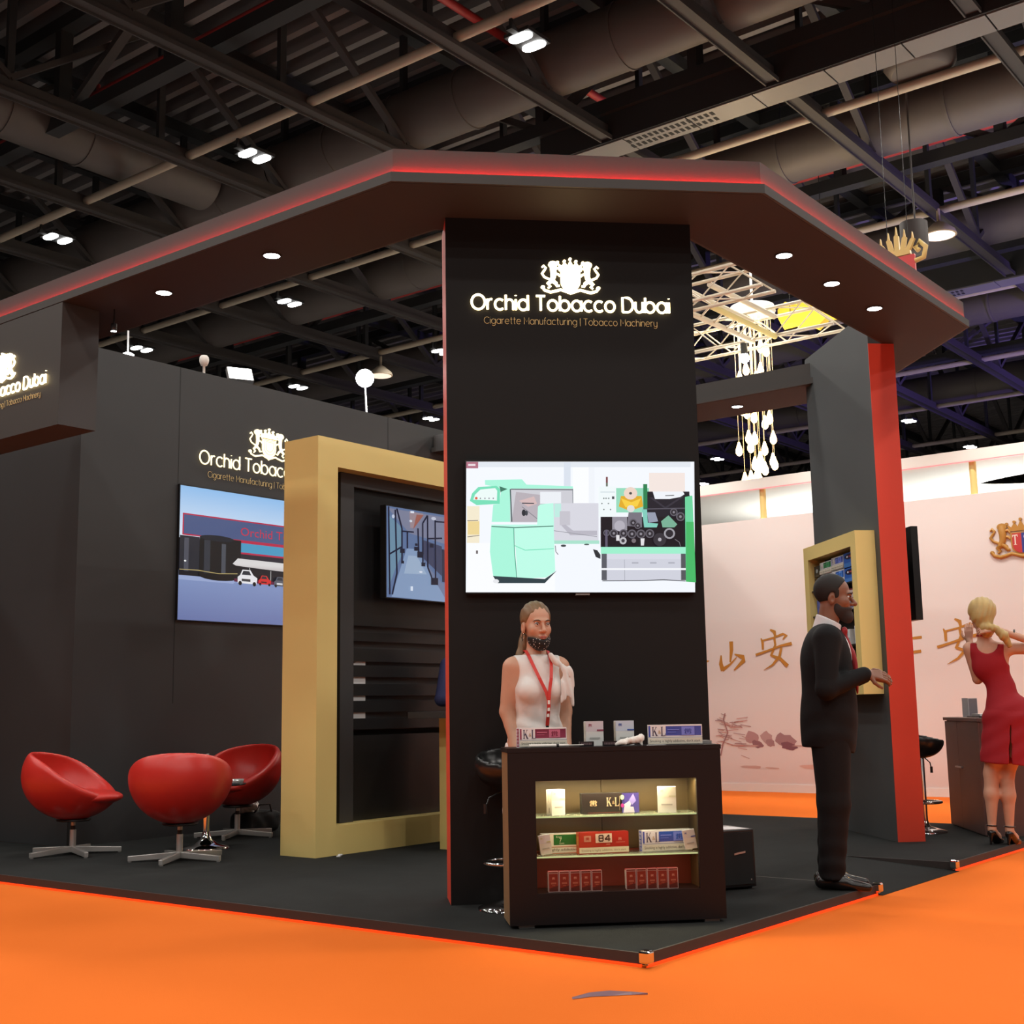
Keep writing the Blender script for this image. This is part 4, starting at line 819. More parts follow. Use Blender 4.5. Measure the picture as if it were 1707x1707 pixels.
# ------------------------------------------------------------------ pink booth across the aisle
M_PINK = mat('pale_pink_board', (.80, .72, .69, 1), .6); M_CREAM = mat('cream_board', (.86, .82, .76, 1), .6); M_WBOARD = mat('white_board', (.88, .88, .84, 1), .7); M_OCHRE = mat('ochre_paint', (.52, .23, .035, 1), .5)
BX = 10.3
pw = thing('pink_booth_wall', 'long pale pink booth wall with ochre brush lettering and an ink landscape', 'wall', (BX, 2, 0))
fb = frame((0, 0, 0), (0, -1, 0), (0, 0, 1))      # u grows to the right of the photo; u = 2 - Y
b = B(); b.prism([(-9, 0), (9, 0), (9, 3.53), (-9, 3.53)], fb, -.15, 0); b.build('wall_board', M_PINK, pw)
b = B(); b.prism([(-9, .0), (9, .0), (9, .10), (-9, .10)], fb, .001, .012); b.build('base_rail', M_WBOARD, pw)
def brush(b, pts, ws, n=.004):
    "brush stroke: centre line with widths"
    L, R = [], []
    for i, (x, y) in enumerate(pts):
        x0, y0 = pts[max(0, i-1)]; x1, y1 = pts[min(len(pts)-1, i+1)]; d = math.hypot(x1-x0, y1-y0) or 1; nx, ny = -(y1-y0)/d*ws[i]/2, (x1-x0)/d*ws[i]/2
        L.append(fb(x+nx, y+ny, n)); R.append(fb(x-nx, y-ny, n))
    k = len(pts); b.add(L+R, [(i, k+i, k+i+1, i+1) for i in range(k-1)])
def glyph(nm, uc, zc, s, strokes):
    b = B()
    for i, (pts, ws) in enumerate(strokes): brush(b, [(uc+x*s, zc+y*s) for x, y in pts], [q*s for q in ws], .003+.0008*i)
    return b.build(nm, M_OCHRE, pw)
AN = [([(-.08, .5), (.03, .44), (.05, .30)], [.04, .09, .05]), ([(-.34, .30), (-.30, .20), (-.30, .02)], [.03, .07, .06]), ([(-.30, .24), (0, .30), (.26, .38), (.34, .34), (.24, .24)], [.04, .04, .06, .08, .02]), ([(.02, .30), (.04, .12), (-.06, -.08), (-.10, -.14)], [.06, .06, .06, .04]), ([(-.10, -.12), (.16, -.22), (.34, -.40)], [.05, .08, .10]), ([(.20, .06), (.14, -.16), (-.06, -.36), (-.30, -.48)], [.06, .07, .05, .01]), ([(-.5, -.10), (-.2, -.02), (.2, .10), (.48, .14)], [.06, .05, .05, .08])]
SHAN = [([(-.04, .46), (-.04, .2), (-.10, -.16)], [.13, .12, .05]), ([(-.40, .06), (-.42, -.2), (-.36, -.40)], [.04, .13, .14]), ([(-.38, -.38), (-.1, -.22), (.12, -.02)], [.12, .06, .03]), ([(.06, .08), (.34, -.02), (.36, -.12), (.02, -.40)], [.03, .14, .13, .04])]
glyph('brush_character', -2.50, 1.80, .53, AN); glyph('brush_character', -3.10, 1.735, .44, SHAN); glyph('brush_character', -.10, 1.80, .54, AN); glyph('brush_character', -1.62, 1.82, .54, AN)
glyph('brush_character', -3.66, 1.72, .44, [([(.0, .1), (.36, -.08), (.46, -.06)], [.02, .09, .02]), ([(-.3, -.3), (0, .3)], [.06, .05])])
glyph('brush_character', .36-.8, 1.79, .33, [([(-.4, .1), (.44, .14)], [.05, .07]), ([(-.4, -.28), (.40, -.22)], [.05, .08]), ([(-.3, .4), (.2, .44)], [.05, .05]), ([(0, .5), (0, -.3)], [.06, .05])]) if False else glyph('brush_character', -.78, 1.80, .46, [([(-.4, .1), (.5, .16)], [.05, .07]), ([(-.4, -.28), (.46, -.20)], [.05, .08]), ([(-.3, .4), (.14, .44)], [.05, .05]), ([(-.05, .5), (-.05, -.3)], [.06, .05])])
random.seed(11)
p = Pic(frame((-.0012, 0, 0), (0, -1, 0), (0, 0, 1)), None, .00012)
def rock(x, y, w_, h_, c):
    pts = []
    for i in range(14):
        a = 2*PI*i/14; pts.append((x+w_*math.cos(a)*(.75+random.random()*.4)+.5*w_*math.sin(a)*-.6, y+h_*math.sin(a)*(.75+random.random()*.4)))
    p.poly(pts, c)
for x, y, w_, h_, c in ((-2.87, .68, .10, .09, (186, 150, 150)), (-2.80, .60, .08, .05, (150, 112, 118)), (-2.66, .68, .09, .09, (192, 160, 158)), (-2.62, .62, .07, .05, (170, 136, 138)), (-2.40, .64, .15, .10, (168, 134, 138)), (-2.36, .58, .12, .05, (132, 94, 104)), (-2.98, .58, .20, .015, (196, 164, 158)), (-2.15, .58, .16, .012, (206, 176, 168)), (-2.9, .31, .16, .02, (206, 176, 168)), (-2.6, .30, .1, .012, (212, 184, 174)), (-2.0, .32, .2, .03, (222, 188, 176)), (-1.2, .6, .3, .08, (196, 160, 156)), (1.6, .6, .4, .12, (180, 146, 146))): rock(x, y, w_, h_, c)
for i in range(46):
    x = random.uniform(-3.42, -3.0); y = 1.02-abs(x+3.3)*.8*random.random()-random.random()*.40; p.line([(x, y), (x+random.uniform(.05, .18), y+random.uniform(-.05, .02))], .008, random.choice(((176, 136, 136), (196, 158, 152), (204, 150, 142))))
p.line([(-3.34, .45), (-3.30, .6), (-3.22, .75), (-3.28, .92), (-3.25, 1.0)], .018, (170, 130, 130)); p.build('ink_landscape', PRINT, pw)
# crest with TS shield
tc_ = thing('crest_emblem', 'gold crest with a red and blue TS shield on the pink wall', 'emblem', (BX-.002, 1.30, 2.94))
fl_ = lambda u, v, n=0.: Vector((-n, -u, v))
M_RIM = mat('crest_gold', (.50, .25, .05, 1), .4); M_BLUE = mat('crest_blue', (.04, .06, .28, 1), .4); M_CRED = mat('crest_red', (.55, .05, .05, 1), .4)
b = B(); crest_parts(b, fl_, .36, .02, thick=.95); b.build('gold_relief', M_RIM, tc_)
for sg, m_ in ((-1, M_CRED), (1, M_BLUE)):
    b = B(); hs_ = [(0, .26), (sg*.29, .26), (sg*.29, -.20)]+[(sg*q[0], q[1]) for q in arc(0, -.20, .29, .36, 0, -90, 6)[1:]]; b.prism([(u*.36, v*.36*.78) for u, v in hs_], fl_, .020, .026); b.build('shield_half', m_, tc_)
p = Pic(frame((-.0262, 0, 0), (0, -1, 0), (0, 0, 1)), None, .0002)
x0 = -.075; LW = (240, 230, 220); p.poly([(x0-.026, .056), (x0-.026, .030), (x0-.020, .030), (x0-.018, .045), (x0-.003, .045), (x0-.003, -.053), (x0-.014, -.055), (x0-.014, -.060), (x0+.022, -.060), (x0+.022, -.055), (x0+.011, -.053), (x0+.011, .045), (x0+.026, .045), (x0+.028, .030), (x0+.034, .030), (x0+.034, .056)], LW); p.build('shield_letter', PRINT, tc_)
p = Pic(frame((-.0262, 0, 0), (0, -1, 0), (0, 0, 1)), None, .0002); p.line([(q[0]+.06, q[1]) for q in arc(0, .027, .028, .028, 30, 270, 9)+arc(0, -.029, .028, .028, 90, -150, 9)], .013, LW); p.build('shield_letter', PRINT, tc_)
# roof slab of the booth with an oval opening, on gold posts
rf = thing('booth_roof', 'white booth roof slab with an oval opening above the pink wall', 'canopy', (BX, 2, 3.93))
OX, OY, OA, OB = 2.2, -1.85, 1.05, 2.45       # oval in roof coordinates (x away, y)
n = 48; inner = [(OX+OA*math.cos(2*PI*i/n), OY+OB*math.sin(2*PI*i/n)) for i in range(n)]
def edge(i):
    a = 2*PI*i/n; c, s = math.cos(a), math.sin(a); x0, x1, y0, y1 = 0., 5.5, -9., 9.; t = 1e9
    if c > 1e-9: t = min(t, (x1-OX)/c)
    if c < -1e-9: t = min(t, (x0-OX)/c)
    if s > 1e-9: t = min(t, (y1-OY)/s)
    if s < -1e-9: t = min(t, (y0-OY)/s)
    return (OX+c*t, OY+s*t)
outer = [edge(i) for i in range(n)]
# put exact corners in
for cx, cy in ((0, -9), (0, 9), (5.5, -9), (5.5, 9)):
    j = min(range(n), key=lambda i: (outer[i][0]-cx)**2+(outer[i][1]-cy)**2); outer[j] = (cx, cy)
b = B(); vs = [(x, y, 0) for x, y in inner]+[(x, y, 0) for x, y in outer]+[(x, y, .13) for x, y in inner]+[(x, y, .13) for x, y in outer]
fs = []
for i in range(n):
    j = (i+1) % n; fs += [(i, j, n+j, n+i), (2*n+i, 3*n+i, 3*n+j, 2*n+j), (i, 2*n+i, 2*n+j, j), (n+i, n+j, 3*n+j, 3*n+i)]
b.add(vs, fs); b.build('roof_slab', M_WBOARD, rf)
b = B(); b.box((-.03, -9, .0), (-.001, 9, .135)); b.build('roof_fascia', M_CREAM, rf)
b = B(); b.box((-.028, -9, -.012), (-.004, 9, -.001)); b.build('pink_light_line', mat('pink_led', (.6, .2, .2, 1), .5, emit=(1, .30, .32, 1), estr=.7), rf)
pl_ = ['gold post on the pink wall next to the centre column', 'gold post on the pink wall touching the grey end panel', 'gold post in front of the oval roof opening']
for i, Y in enumerate((4.60, 3.16, 1.83)):
    b = B(); b.cyl((0, 0, 0), (0, 0, .398), .042, n=20); b.lathe([(.055, 0), (.055, .008), (.042, .01)], n=20, caps=False); tag(b.build('gold_post', M_GOLD, loc=(BX+.08, Y, 3.531)), pl_[i], 'post', 'gold posts on the pink wall')
# ------------------------------------------------------------------ things hanging above the booth
M_TRUSSW = mat('cream_stage_truss', (.70, .62, .48, 1), .5)
def boxtruss(label, X, Y0, Y1, Z, s=.29):
    t = thing('stage_truss', label, 'stage truss', (X, Y0, Z), 0, 'pale stage trusses above the booth'); L = Y1-Y0
    for ix in (0, 1):
        for iz in (0, 1):
            b = B(); b.cyl((ix*s, 0, iz*s), (ix*s, L, iz*s), .025, n=10); b.build('main_tube', M_TRUSSW, t)
    k = int(L/.42)
    b = B()
    for f in range(4):
        b = B()
        for i in range(k):
            y0, y1 = i*L/k, (i+1)*L/k; a, c = ((0, 0), (0, s)) if i % 2 == 0 else ((0, s), (0, 0))
            A = {0: (0, a[1]), 1: (s, a[1]), 2: (a[1], 0), 3: (a[1], s)}[f]; C = {0: (0, c[1]), 1: (s, c[1]), 2: (c[1], 0), 3: (c[1], s)}[f]
            b.tube([(A[0], y0, A[1]), (C[0], y1, C[1])], .011, 6)
        b.build('lacing_tube', M_TRUSSW, t)
    return t
boxtruss('pale stage truss right of the centre column, upper one', 9.35, 3.95, 6.2, 6.35, .36); boxtruss('pale stage truss running through the hanging bulbs, lower one', 11.6, 4.0, 7.2, 6.38, .42)
t = thing('stage_truss', 'pale stage truss joining the upper and the lower one', 'stage truss', (9.72, 4.9, 6.36), 0, 'pale stage trusses above the booth')
for y in (0, .36):
    for z in (0, .3): b = B(); b.cyl((0, y, z), (1.88, y, z), .04, n=10); b.build('main_tube', mat('yellow_truss', (.75, .62, .25, 1), .5) if y == 0 and z == 0 else M_TRUSSW, t)
for i in range(5): b = B(); b.tube([(i*.36, 0, 0), (i*.36+.36, .36, 0)], .014, 6); b.build('lacing_tube', M_TRUSSW, t)
b = B(); b.ball((0, 0, 0), .075, 14); b.cyl((0, 0, .05), (0, 0, .22), .05, n=12, mi=1); tag(b.build('truss_spotlight', [mat('spot_glow', (1, 1, 1, 1), emit=(1, .98, .94, 1), estr=60), M_BLK], loc=(11.62, 5.42, 6.14)), 'dazzling spotlight at the top of the hanging bulb cluster', 'lamp')
# yellow scalloped ornament
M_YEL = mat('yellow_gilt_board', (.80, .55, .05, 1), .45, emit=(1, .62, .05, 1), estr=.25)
orn = [(-.9, .35), (-.78, .62), (-.6, .5), (-.5, .55), (-.42, .38), (-.30, .55), (-.28, .95), (-.10, .88), (.6, .75), (1.2, .5), (1.25, .1), (1.0, -.05), (.85, -.35), (.5, -.32), (.35, -.62), (.1, -.42), (-.15, -.5), (-.3, -.28), (-.62, -.3), (-.8, .0)]
b = B(); b.prism([(x*.68, y*.68) for x, y in orn], frame((0, 0, 0), (0, -1, 0), (.6, 0, .8)), -.05, .05)
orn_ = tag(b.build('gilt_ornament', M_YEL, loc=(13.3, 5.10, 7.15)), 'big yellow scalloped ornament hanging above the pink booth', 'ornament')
for y in (-.25, .35): b = B(); b.cyl((0, y, .1), (0, y, 4.0), .006, n=5); b.build('hanging_wire', M_BLK, orn_)
# gold crown of a hanging emblem
cr = thing('crown_emblem', 'gold crown ornament peeping over the right canopy arm', 'emblem', (9.0, 2.05, 6.20)); fcr = lambda u, v, n=0.: Vector((-n, -u, v))
M_CROWN = mat('crown_gold', (.66, .47, .16, 1), .4)
b = B()
for i in range(5): u = -.125+i*.0625; t_ = u*1.5; h_ = .17+.05*(2-abs(i-2)); b.prism([(u-.03, 0), (u+.03, 0), (t_+.026, h_*.72), (t_+.010, h_*.78), (t_, h_+.04), (t_-.010, h_*.78), (t_-.026, h_*.72)], fcr, 0, .04)
b.prism([(-.16, -.05), (.16, -.05), (.15, .02), (-.15, .02)], fcr, 0, .05); b.build('crown_spikes', M_CROWN, cr)
for sg in (-1, 1): b = B(); b.tube([fcr(sg*u, v, .02) for u, v in ((.2, -.14), (.3, -.12), (.33, .0), (.26, .08), (.21, .02), (.25, -.03))], .03, 8); b.build('scroll', M_CROWN, cr)
b = B(); b.prism([(-.2, -.30), (.2, -.30), (.2, -.06), (-.2, -.06)], fcr, 0, .04); b.build('plaque', M_CRED, cr)
for sg in (-1, 1): b = B(); b.cyl((.01, sg*.12, .1), (.01, sg*.12, 4.96), .004, n=5); b.build('hanging_wire', M_BLK, cr)
# bulb chandelier
cb = thing('bulb_chandelier', 'cluster of warm bulbs on long strings hanging above the pink booth', 'chandelier', (12.65, 5.78, 7.11))
b = B(); b.lathe([(.34, 0), (.36, .05), (.34, .14), (.1, .2), (.02, .24), (.02, 2.05)], n=28, caps=False); b.lathe([(.001, 0), (.34, 0)], n=28, caps=False); b.build('ceiling_plate', M_WBOARD, cb)
M_STR = mat('brass_string', (.6, .5, .35, 1), .4, emit=(1, .7, .4, 1), estr=.15); M_BULB = mat('warm_bulb', (1, .85, .6, 1), .4, emit=(1, .66, .26, 1), estr=9)
random.seed(5); bm = sm = None
drops = [(.42*i/26) for i in range(27)]
for i in range(30):
    a = i*2.39996; r = .31*math.sqrt((i+.5)/30); x, y = r*math.cos(a), r*math.sin(a)
    drop = .55+1.97*(i % 10)/9+.05*random.random() if i > 3 else 2.25+.085*i
    b = B(); b.cyl((x, y, 0), (x, y, -drop), .0045, n=5, caps=False); s_ = b.build('bulb_string', M_STR, cb)
    b = B(); b.lathe([(.014, .09), (.026, .05), (.052, -.03), (.052, -.08), (.03, -.115), (.001, -.13)], n=12, caps=False); b.build('bulb', M_BULB, s_, loc=(x, y, -drop))
l = bpy.data.lights.new('chandelier_glow', 'POINT'); l.energy = 150; l.color = (1, .75, .42); l.shadow_soft_size = .25; o = bpy.data.objects.new('chandelier_glow', l); COL.objects.link(o); o.parent = cb; o.location = (-.45, 0, -.5)
# unseen spots added above the aisle to brighten the pink wall
for Y in (5.6, 3.4, 1.2, -1.2): spot('booth_fill_spot', (8.9, Y, 5.6), 210, math.radians(80), (1, .95, .88), .9, .08, aim=(10.3, Y, 1.6))
for Y in (4.6, 2, -.5): area('booth_roof_fill', (12.4, Y, 3.0), 60, .6, (1, .97, .9), rot=(PI, 0, 0))  # unseen area lights added under the booth roof to brighten its underside
# ------------------------------------------------------------------ work lights and a rod flare on the partition wall
for (X, Y, Z), lab in (((4.93, 6.55, 4.25), 'dazzling white work lamp on a thin pole above the partition'),):
    t = thing('pole_lamp', lab, 'lamp', (X, Y, Z)); b = B(); b.cyl((0, 0, 0), (-.03, 0, .42), .012, .008, n=8); b.build('lamp_pole', mat('white_pole', (.8, .8, .8, 1), .4, emit=(1, 1, 1, 1), estr=.25), t)
    b = B(); b.ball((-.032, 0, .46), .10, 16); b.build('lamp_globe', mat('white_globe', (1, 1, 1, 1), emit=(.93, .97, 1, 1), estr=25), t)
    l = bpy.data.lights.new('globe_glow', 'POINT'); l.energy = 30; l.shadow_soft_size = .09; o = bpy.data.objects.new('globe_glow', l); COL.objects.link(o); o.parent = t; o.location = (-.032, -.1, .46)
t = thing('floodlight', 'square white floodlight tilted on top of the partition wall', 'lamp', (3.45, 6.9, 4.25)); b = B(); b.cyl((0, 0, 0), (0, 0, .22), .015, n=8); b.build('bracket', M_BLK, t)
M = Matrix.Translation((0, 0, .27)) @ Euler((math.radians(-35), 0, math.radians(-25))).to_matrix().to_4x4()
b = B(); b.box((-.13, -.02, -.09), (.13, .03, .09), 0, M); b.build('lamp_body', M_STEEL, t); b = B(); b.box((-.12, -.024, -.08), (.12, -.021, .08), 0, M); b.build('lamp_face', M_LAMP, t)
b = B(); b.lathe([(.012, -.13), (.012, -.055), (.03, -.05), (.042, -.02), (.045, .0), (.042, .03), (.03, .045), (.001, .052)], n=18, caps=False); tag(b.build('globe_camera', M_CREAM, loc=(2.55, 6.33, 4.38)), 'small cream globe on the edge of the partition wall', 'camera')
t = thing('pole_lamp', 'white flare streak at the left end of the partition wall', 'lamp', (1.80, 6.45, 4.25)); b = B(); b.cyl((0, 0, 0), (-.005, 0, .27), .008, n=8); b.build('lamp_pole', bpy.data.materials['white_pole'], t); b = B(); b.lathe([(.05, .0), (.055, .02), (.03, .035)], n=14); b.build('flare_head', M_LAMP, t, loc=(0, 0, .03))  # flare on a hanging rod, shaped here as a small glowing pole
# ------------------------------------------------------------------ small scrap on the aisle
b = B(); pts = [(-.14, -.01), (-.06, .035), (.02, .04), (.10, .02), (.16, -.005)]; b.add([(x, y, .006+.01*(1-abs(x)*5)) for x, y in pts]+[(x, y-.035*(1-abs(x)*6), .002) for x, y in pts], [(i+1, i, 5+i, 6+i) for i in range(4)]+[(i, i+1, 6+i, 5+i) for i in range(4)])
tag(b.build('plastic_scrap', mat('mauve_plastic', (.20, .10, .13, 1), .3), loc=(-.557, -.176, 0), rot=(0, 0, math.radians(-42))), 'small mauve scrap lying on the orange carpet in the foreground', 'scrap')
# ------------------------------------------------------------------ front display counter
K0 = Vector((.155, .86, ZP)); KW, KH, KD = 1.065, .853, .27
ku = U; kin = IN
dc = thing('display_counter', 'dark brown display counter with lit glass shelves in front of the column', 'counter', K0)
fk = frame((0, 0, 0), ku, (0, 0, 1))
M_DKBR = mat('dark_brown_laminate', (.0085, .0050, .0054, 1), .5, var=.08, scale=4, spec=.3)
M_BRONZE = mat('bronze_edge_laminate', (.26, .16, .075, 1), .5)
M_INT = mat('olive_brown_interior', (.095, .060, .022, 1), .5, var=.12, scale=8); M_REFLRED = mat('carpet_reflection_red', (.20, .022, .012, 1), .45, var=.15, scale=5)
def kb(nm, u0, z0, u1, z1, n0, n1, m, par=dc, bevel=0):
    q = B(); q.prism([(u0, z0), (u1, z0), (u1, z1), (u0, z1)], fk, -n1, -n0); return q.build(nm, m, par, bevel=bevel)
u0, u1, z0, z1 = .134, .938, .161, .693
q = B()
for a in ((0, .016, u0, KH-.022), (u1, .016, KW, KH-.022), (u0, .016, u1, z0), (u0, z1, u1, KH-.022)): q.prism([(a[0], a[1]), (a[2], a[1]), (a[2], a[3]), (a[0], a[3])], fk, -.022, 0)
q.build('front_panel', M_DKBR, dc)
kb('side_panel', 0, .016, .02, KH-.022, .0225, KD, M_BRONZE); kb('side_panel', KW-.02, .016, KW, KH-.022, .0225, KD, M_DKBR)
kb('counter_top', -.004, KH-.0215, KW+.004, KH, -.002, KD+.002, M_DKBR); kb('floor_board', .0205, .12, KW-.0205, .158, .0225, KD-.02, M_DKBR)
kb('inner_side', .10, .159, .120, KH-.03, .0225, KD-.02, M_INT); kb('inner_side', .952, .159, .972, KH-.03, .0225, KD-.02, M_INT)
kb('back_door', .121, .340, .50, KH-.03, KD-.04, KD-.02, M_INT); kb('back_door', .502, .340, .951, KH-.03, KD-.04, KD-.02, M_INT)
kb('reflection_back_panel', .121, .159, .951, .339, KD-.05, KD-.02, M_REFLRED)  # back painted red for the carpet's reflection in the front glass
M_GLASSE = mat('glass_edge_highlight', (.45, .62, .30, 1), .15, emit=(.75, .85, .40, 1), estr=.55)  # highlight on the glass edge painted in as a glow of its own
for z in (.331, .521):
    q = B(); q.prism([(.1205, z-.007), (.9515, z-.007), (.9515, z), (.1205, z)], fk, -(KD-.045), -.034, 0); q.prism([(.1205, z-.0072), (.9515, z-.0072), (.9515, z+.0002), (.1205, z+.0002)], fk, -.0339, -.030, 1); q.build('glass_shelf', [mat('shelf_glass', (.5, .55, .4, 1), .08, alpha=.55), M_GLASSE], dc)
kb('glass_pane', u0+.001, z0+.001, u1-.001, z1-.001, .010, .014, mat('front_glass', (.0, .0, .0, 1), .02, alpha=.10, spec=.8))
kb('lamp_strip', .14, z1+.006, .93, z1+.014, .06, .09, mat('warm_strip', (1, .9, .7, 1), emit=(1, .86, .55, 1), estr=4))
l = area('shelf_light', fk(.535, z1-.005, -.075), 6.5, .78, (1, .86, .52), (0, 0, math.atan2(ku.y, ku.x)), .03, parent=dc)
l = area('shelf_light', fk(.535, .510, -.060), .8, .78, (1, .88, .6), (0, 0, math.atan2(ku.y, ku.x)), .03, parent=dc)
l = area('shelf_light', fk(.535, .318, -.060), .55, .78, (1, .8, .6), (0, 0, math.atan2(ku.y, ku.x)), .03, parent=dc)
for u in (.045, KW-.105): kb('counter_foot', u, 0, u+.075, .0155, .02, .06, M_STEEL)
def kp(u, d, z): return K0+ku*u+kin*d+Vector((0, 0, z-ZP))
def kr(deg): return Matrix.Rotation(math.radians(deg), 3, 'Z') @ ku
def pack_face(c, c2, c3):
    def f(p, w, h):
        p.rect(0, 0, w, h, c); p.rect(0, .58*h, w, h, c2); crest_polys(p, .24*w, .84*h, .10*w, c3); p.rect(.62*w, .60*h, w, .66*h, c3); p.rect(.2*w, .28*h, .8*w, .34*h, tuple(int(q*.8) for q in c))
    return f
def lite_side(p, w, h): p.rect(.06*w, .05*h, .94*w, .95*h, (228, 222, 206)); p.rect(.5*w, .1*h, .62*w, .3*h, (120, 110, 100)); p.rect(.40*w, .5*h, .5*w, .8*h, (190, 180, 150))
TOPZ = ZP+KH+.0005; S1, S2_, S3 = ZP+.5217, ZP+.3317, ZP+.1585
g1, g2 = 'cartons and packs on the counter top', 'cartons and packs on the lit shelves'
carton('cigarette_carton', 'white and maroon carton at the left end of the counter top', 'carton', kp(.068, .07, TOPZ), kr(9), .245, .096, .055, M_CARD, g1, kl_face((150, 60, 90), (120, 40, 66)), side=kl_side((170, 60, 90)))
carton('cigarette_carton', 'white and blue carton at the right end of the counter top', 'carton', kp(.722, .09, TOPZ), kr(-10), .270, .099, .055, M_CARD, g1, kl_face((78, 92, 180), (70, 84, 170)), side_r=kl_side((96, 100, 190)))
carton('cigarette_pack', 'tall white pack with a pink print standing mid counter, left one', 'pack', kp(.418, .16, TOPZ), kr(6), .092, .122, .04, M_CARD, g1, pack_face((226, 228, 226), (216, 208, 216), (150, 70, 96)), side=lite_side)
carton('cigarette_pack', 'tall white pack with a blue print standing mid counter, right one', 'pack', kp(.572, .16, TOPZ), kr(4), .095, .122, .04, M_CARD, g1, pack_face((226, 228, 226), (204, 214, 230), (60, 90, 170)), side=lite_side)
for u, lab in ((.367, 'small dark price block on the counter in front of the left tall pack'), (.485, 'small dark price block on the counter in front of the right tall pack')):
    t = carton('price_block', lab, 'price block', kp(u, .06, TOPZ), kr(0), .072, .024, .02, M_BLK, 'price blocks', lambda p, w, h: (p.rect(0, 0, w, h, (30, 22, 26)), p.text('PACK', .12*w, .25*h, .5*h, (150, 130, 130), .6*w)) if False else (p.rect(0, 0, w, h, (30, 22, 26)), [p.rect((.1+.11*i)*w, .3*h, (.17+.11*i)*w, .75*h, (120, 100, 104)) for i in range(7)]))
b = B(); A, C = kp(.11, .035, TOPZ+.0085), kp(.33, .045, TOPZ+.0085); D = C-A; b.cyl(A, A+D*.62, .008, n=12); b.cyl(A+D*.62, A+D*.68, .0083, n=12, mi=1); b.cyl(A+D*.68, A+D*.9, .0075, .006, n=12); b.cyl(A+D*.9, A+D*1.25, .0028, n=8); b.v = [tuple(Vector(v)-A) for v in b.v]
tag(b.build('white_marker', [M_CREAM, M_BLK], loc=A), 'long white marker lying along the front edge of the counter', 'marker')
random.seed(9)
bz = [(V3(-.05+.0125*i, random.uniform(-.01, .01), .012+.0025*i+random.uniform(-.003, .004)), .012+.0008*i) for i in range(10)]
tag(blob('crumpled_wrapper', lambda P: un(.008, *[ell(P, c, (.022, .016, r), rotm(0, -.3, i*.8)) for i, (c, r) in enumerate(bz)], cap(P, (.055, 0, .035), (.062, -.012, .005), .006))+.002*np.sin(P[..., 0]*260)*np.sin(P[..., 1]*300), (-.09, -.04, -.004), (.1, .04, .07), .004, M_CREAM, loc=kp(.615, .055, TOPZ), rz=math.atan2(ku.y, ku.x)), 'crumpled pale wrapper on the counter in front of the blue printed pack', 'wrapper')
b = B(); q0 = frame((0, 0, 0), ku, kin); b.prism([(0, 0), (.10, .005), (.095, .03), (.01, .025)], q0, -.001, 0.0012); tag(b.build('paper_slip', M_WHITE, loc=kp(.70, .03, TOPZ+.0012)), 'flat white paper slip in front of the blue carton on the counter', 'paper')
b = B(); q0 = frame((0, 0, 0), ku, (0, 0, 1)); b.prism([(0, 0), (.06, 0), (.06, .016), (0, .018)], q0, -.09, 0); tag(b.build('grey_case', M_STEEL, loc=kp(1.0, .13, TOPZ)), 'flat grey case at the right end of the counter top', 'case')
# upper shelf
carton('cigarette_pack', 'glowing white pack at the left of the upper lit shelf', 'pack', kp(.222, .07, S1), kr(24), .078, .124, .05, M_CARD, g2, pack_face((244, 242, 230), (236, 232, 214), (216, 210, 180)), side=lite_side)
carton('cigarette_pack', 'glowing white pack at the right of the upper lit shelf', 'pack', kp(.758, .085, S1), kr(-14), .092, .126, .04, M_CARD, g2, pack_face((244, 242, 232), (240, 238, 222), (222, 222, 190)), side_r=lite_side)
def kl_black(p, w, h):
    p.rect(0, 0, w, h, (44, 36, 34)); crest_polys(p, .2*w, .52*h, .19*h, (214, 180, 140)); KL(p, .43*w, .36*h, .42*h, (226, 200, 160)); p.rect(.655*w, .15*h, .66*w, .85*h, (190, 170, 130)); p.rect(.70*w, .02*h, w, .98*h, (86, 78, 160), (60, 50, 120))
    p.poly([(.72*w, .02*h), (.92*w, .02*h), (.90*w, .3*h), (.74*w, .34*h)], (214, 206, 226)); p.poly([(.73*w, .42*h), (.83*w, .6*h), (.86*w, .45*h), (.84*w, .3*h), (.76*w, .3*h)], (220, 212, 232)); p.poly([(.82*w, .62*h), (.90*w, .95*h), (.95*w, .6*h), (.88*w, .4*h)], (150, 140, 214)); p.disc(.705*w, .78*h, .035*w, .12*h, (190, 230, 170)); p.disc(.705*w, .38*h, .03*w, .1*h, (190, 60, 150))
    p.rect(.1*w, .05*h, .68*w, .07*h, (150, 70, 60))
carton('cigarette_carton', 'black carton with a violet end in the middle of the upper lit shelf', 'carton', kp(.378, .10, S1), kr(2), .290, .100, .05, M_CARDK, g2, kl_black)
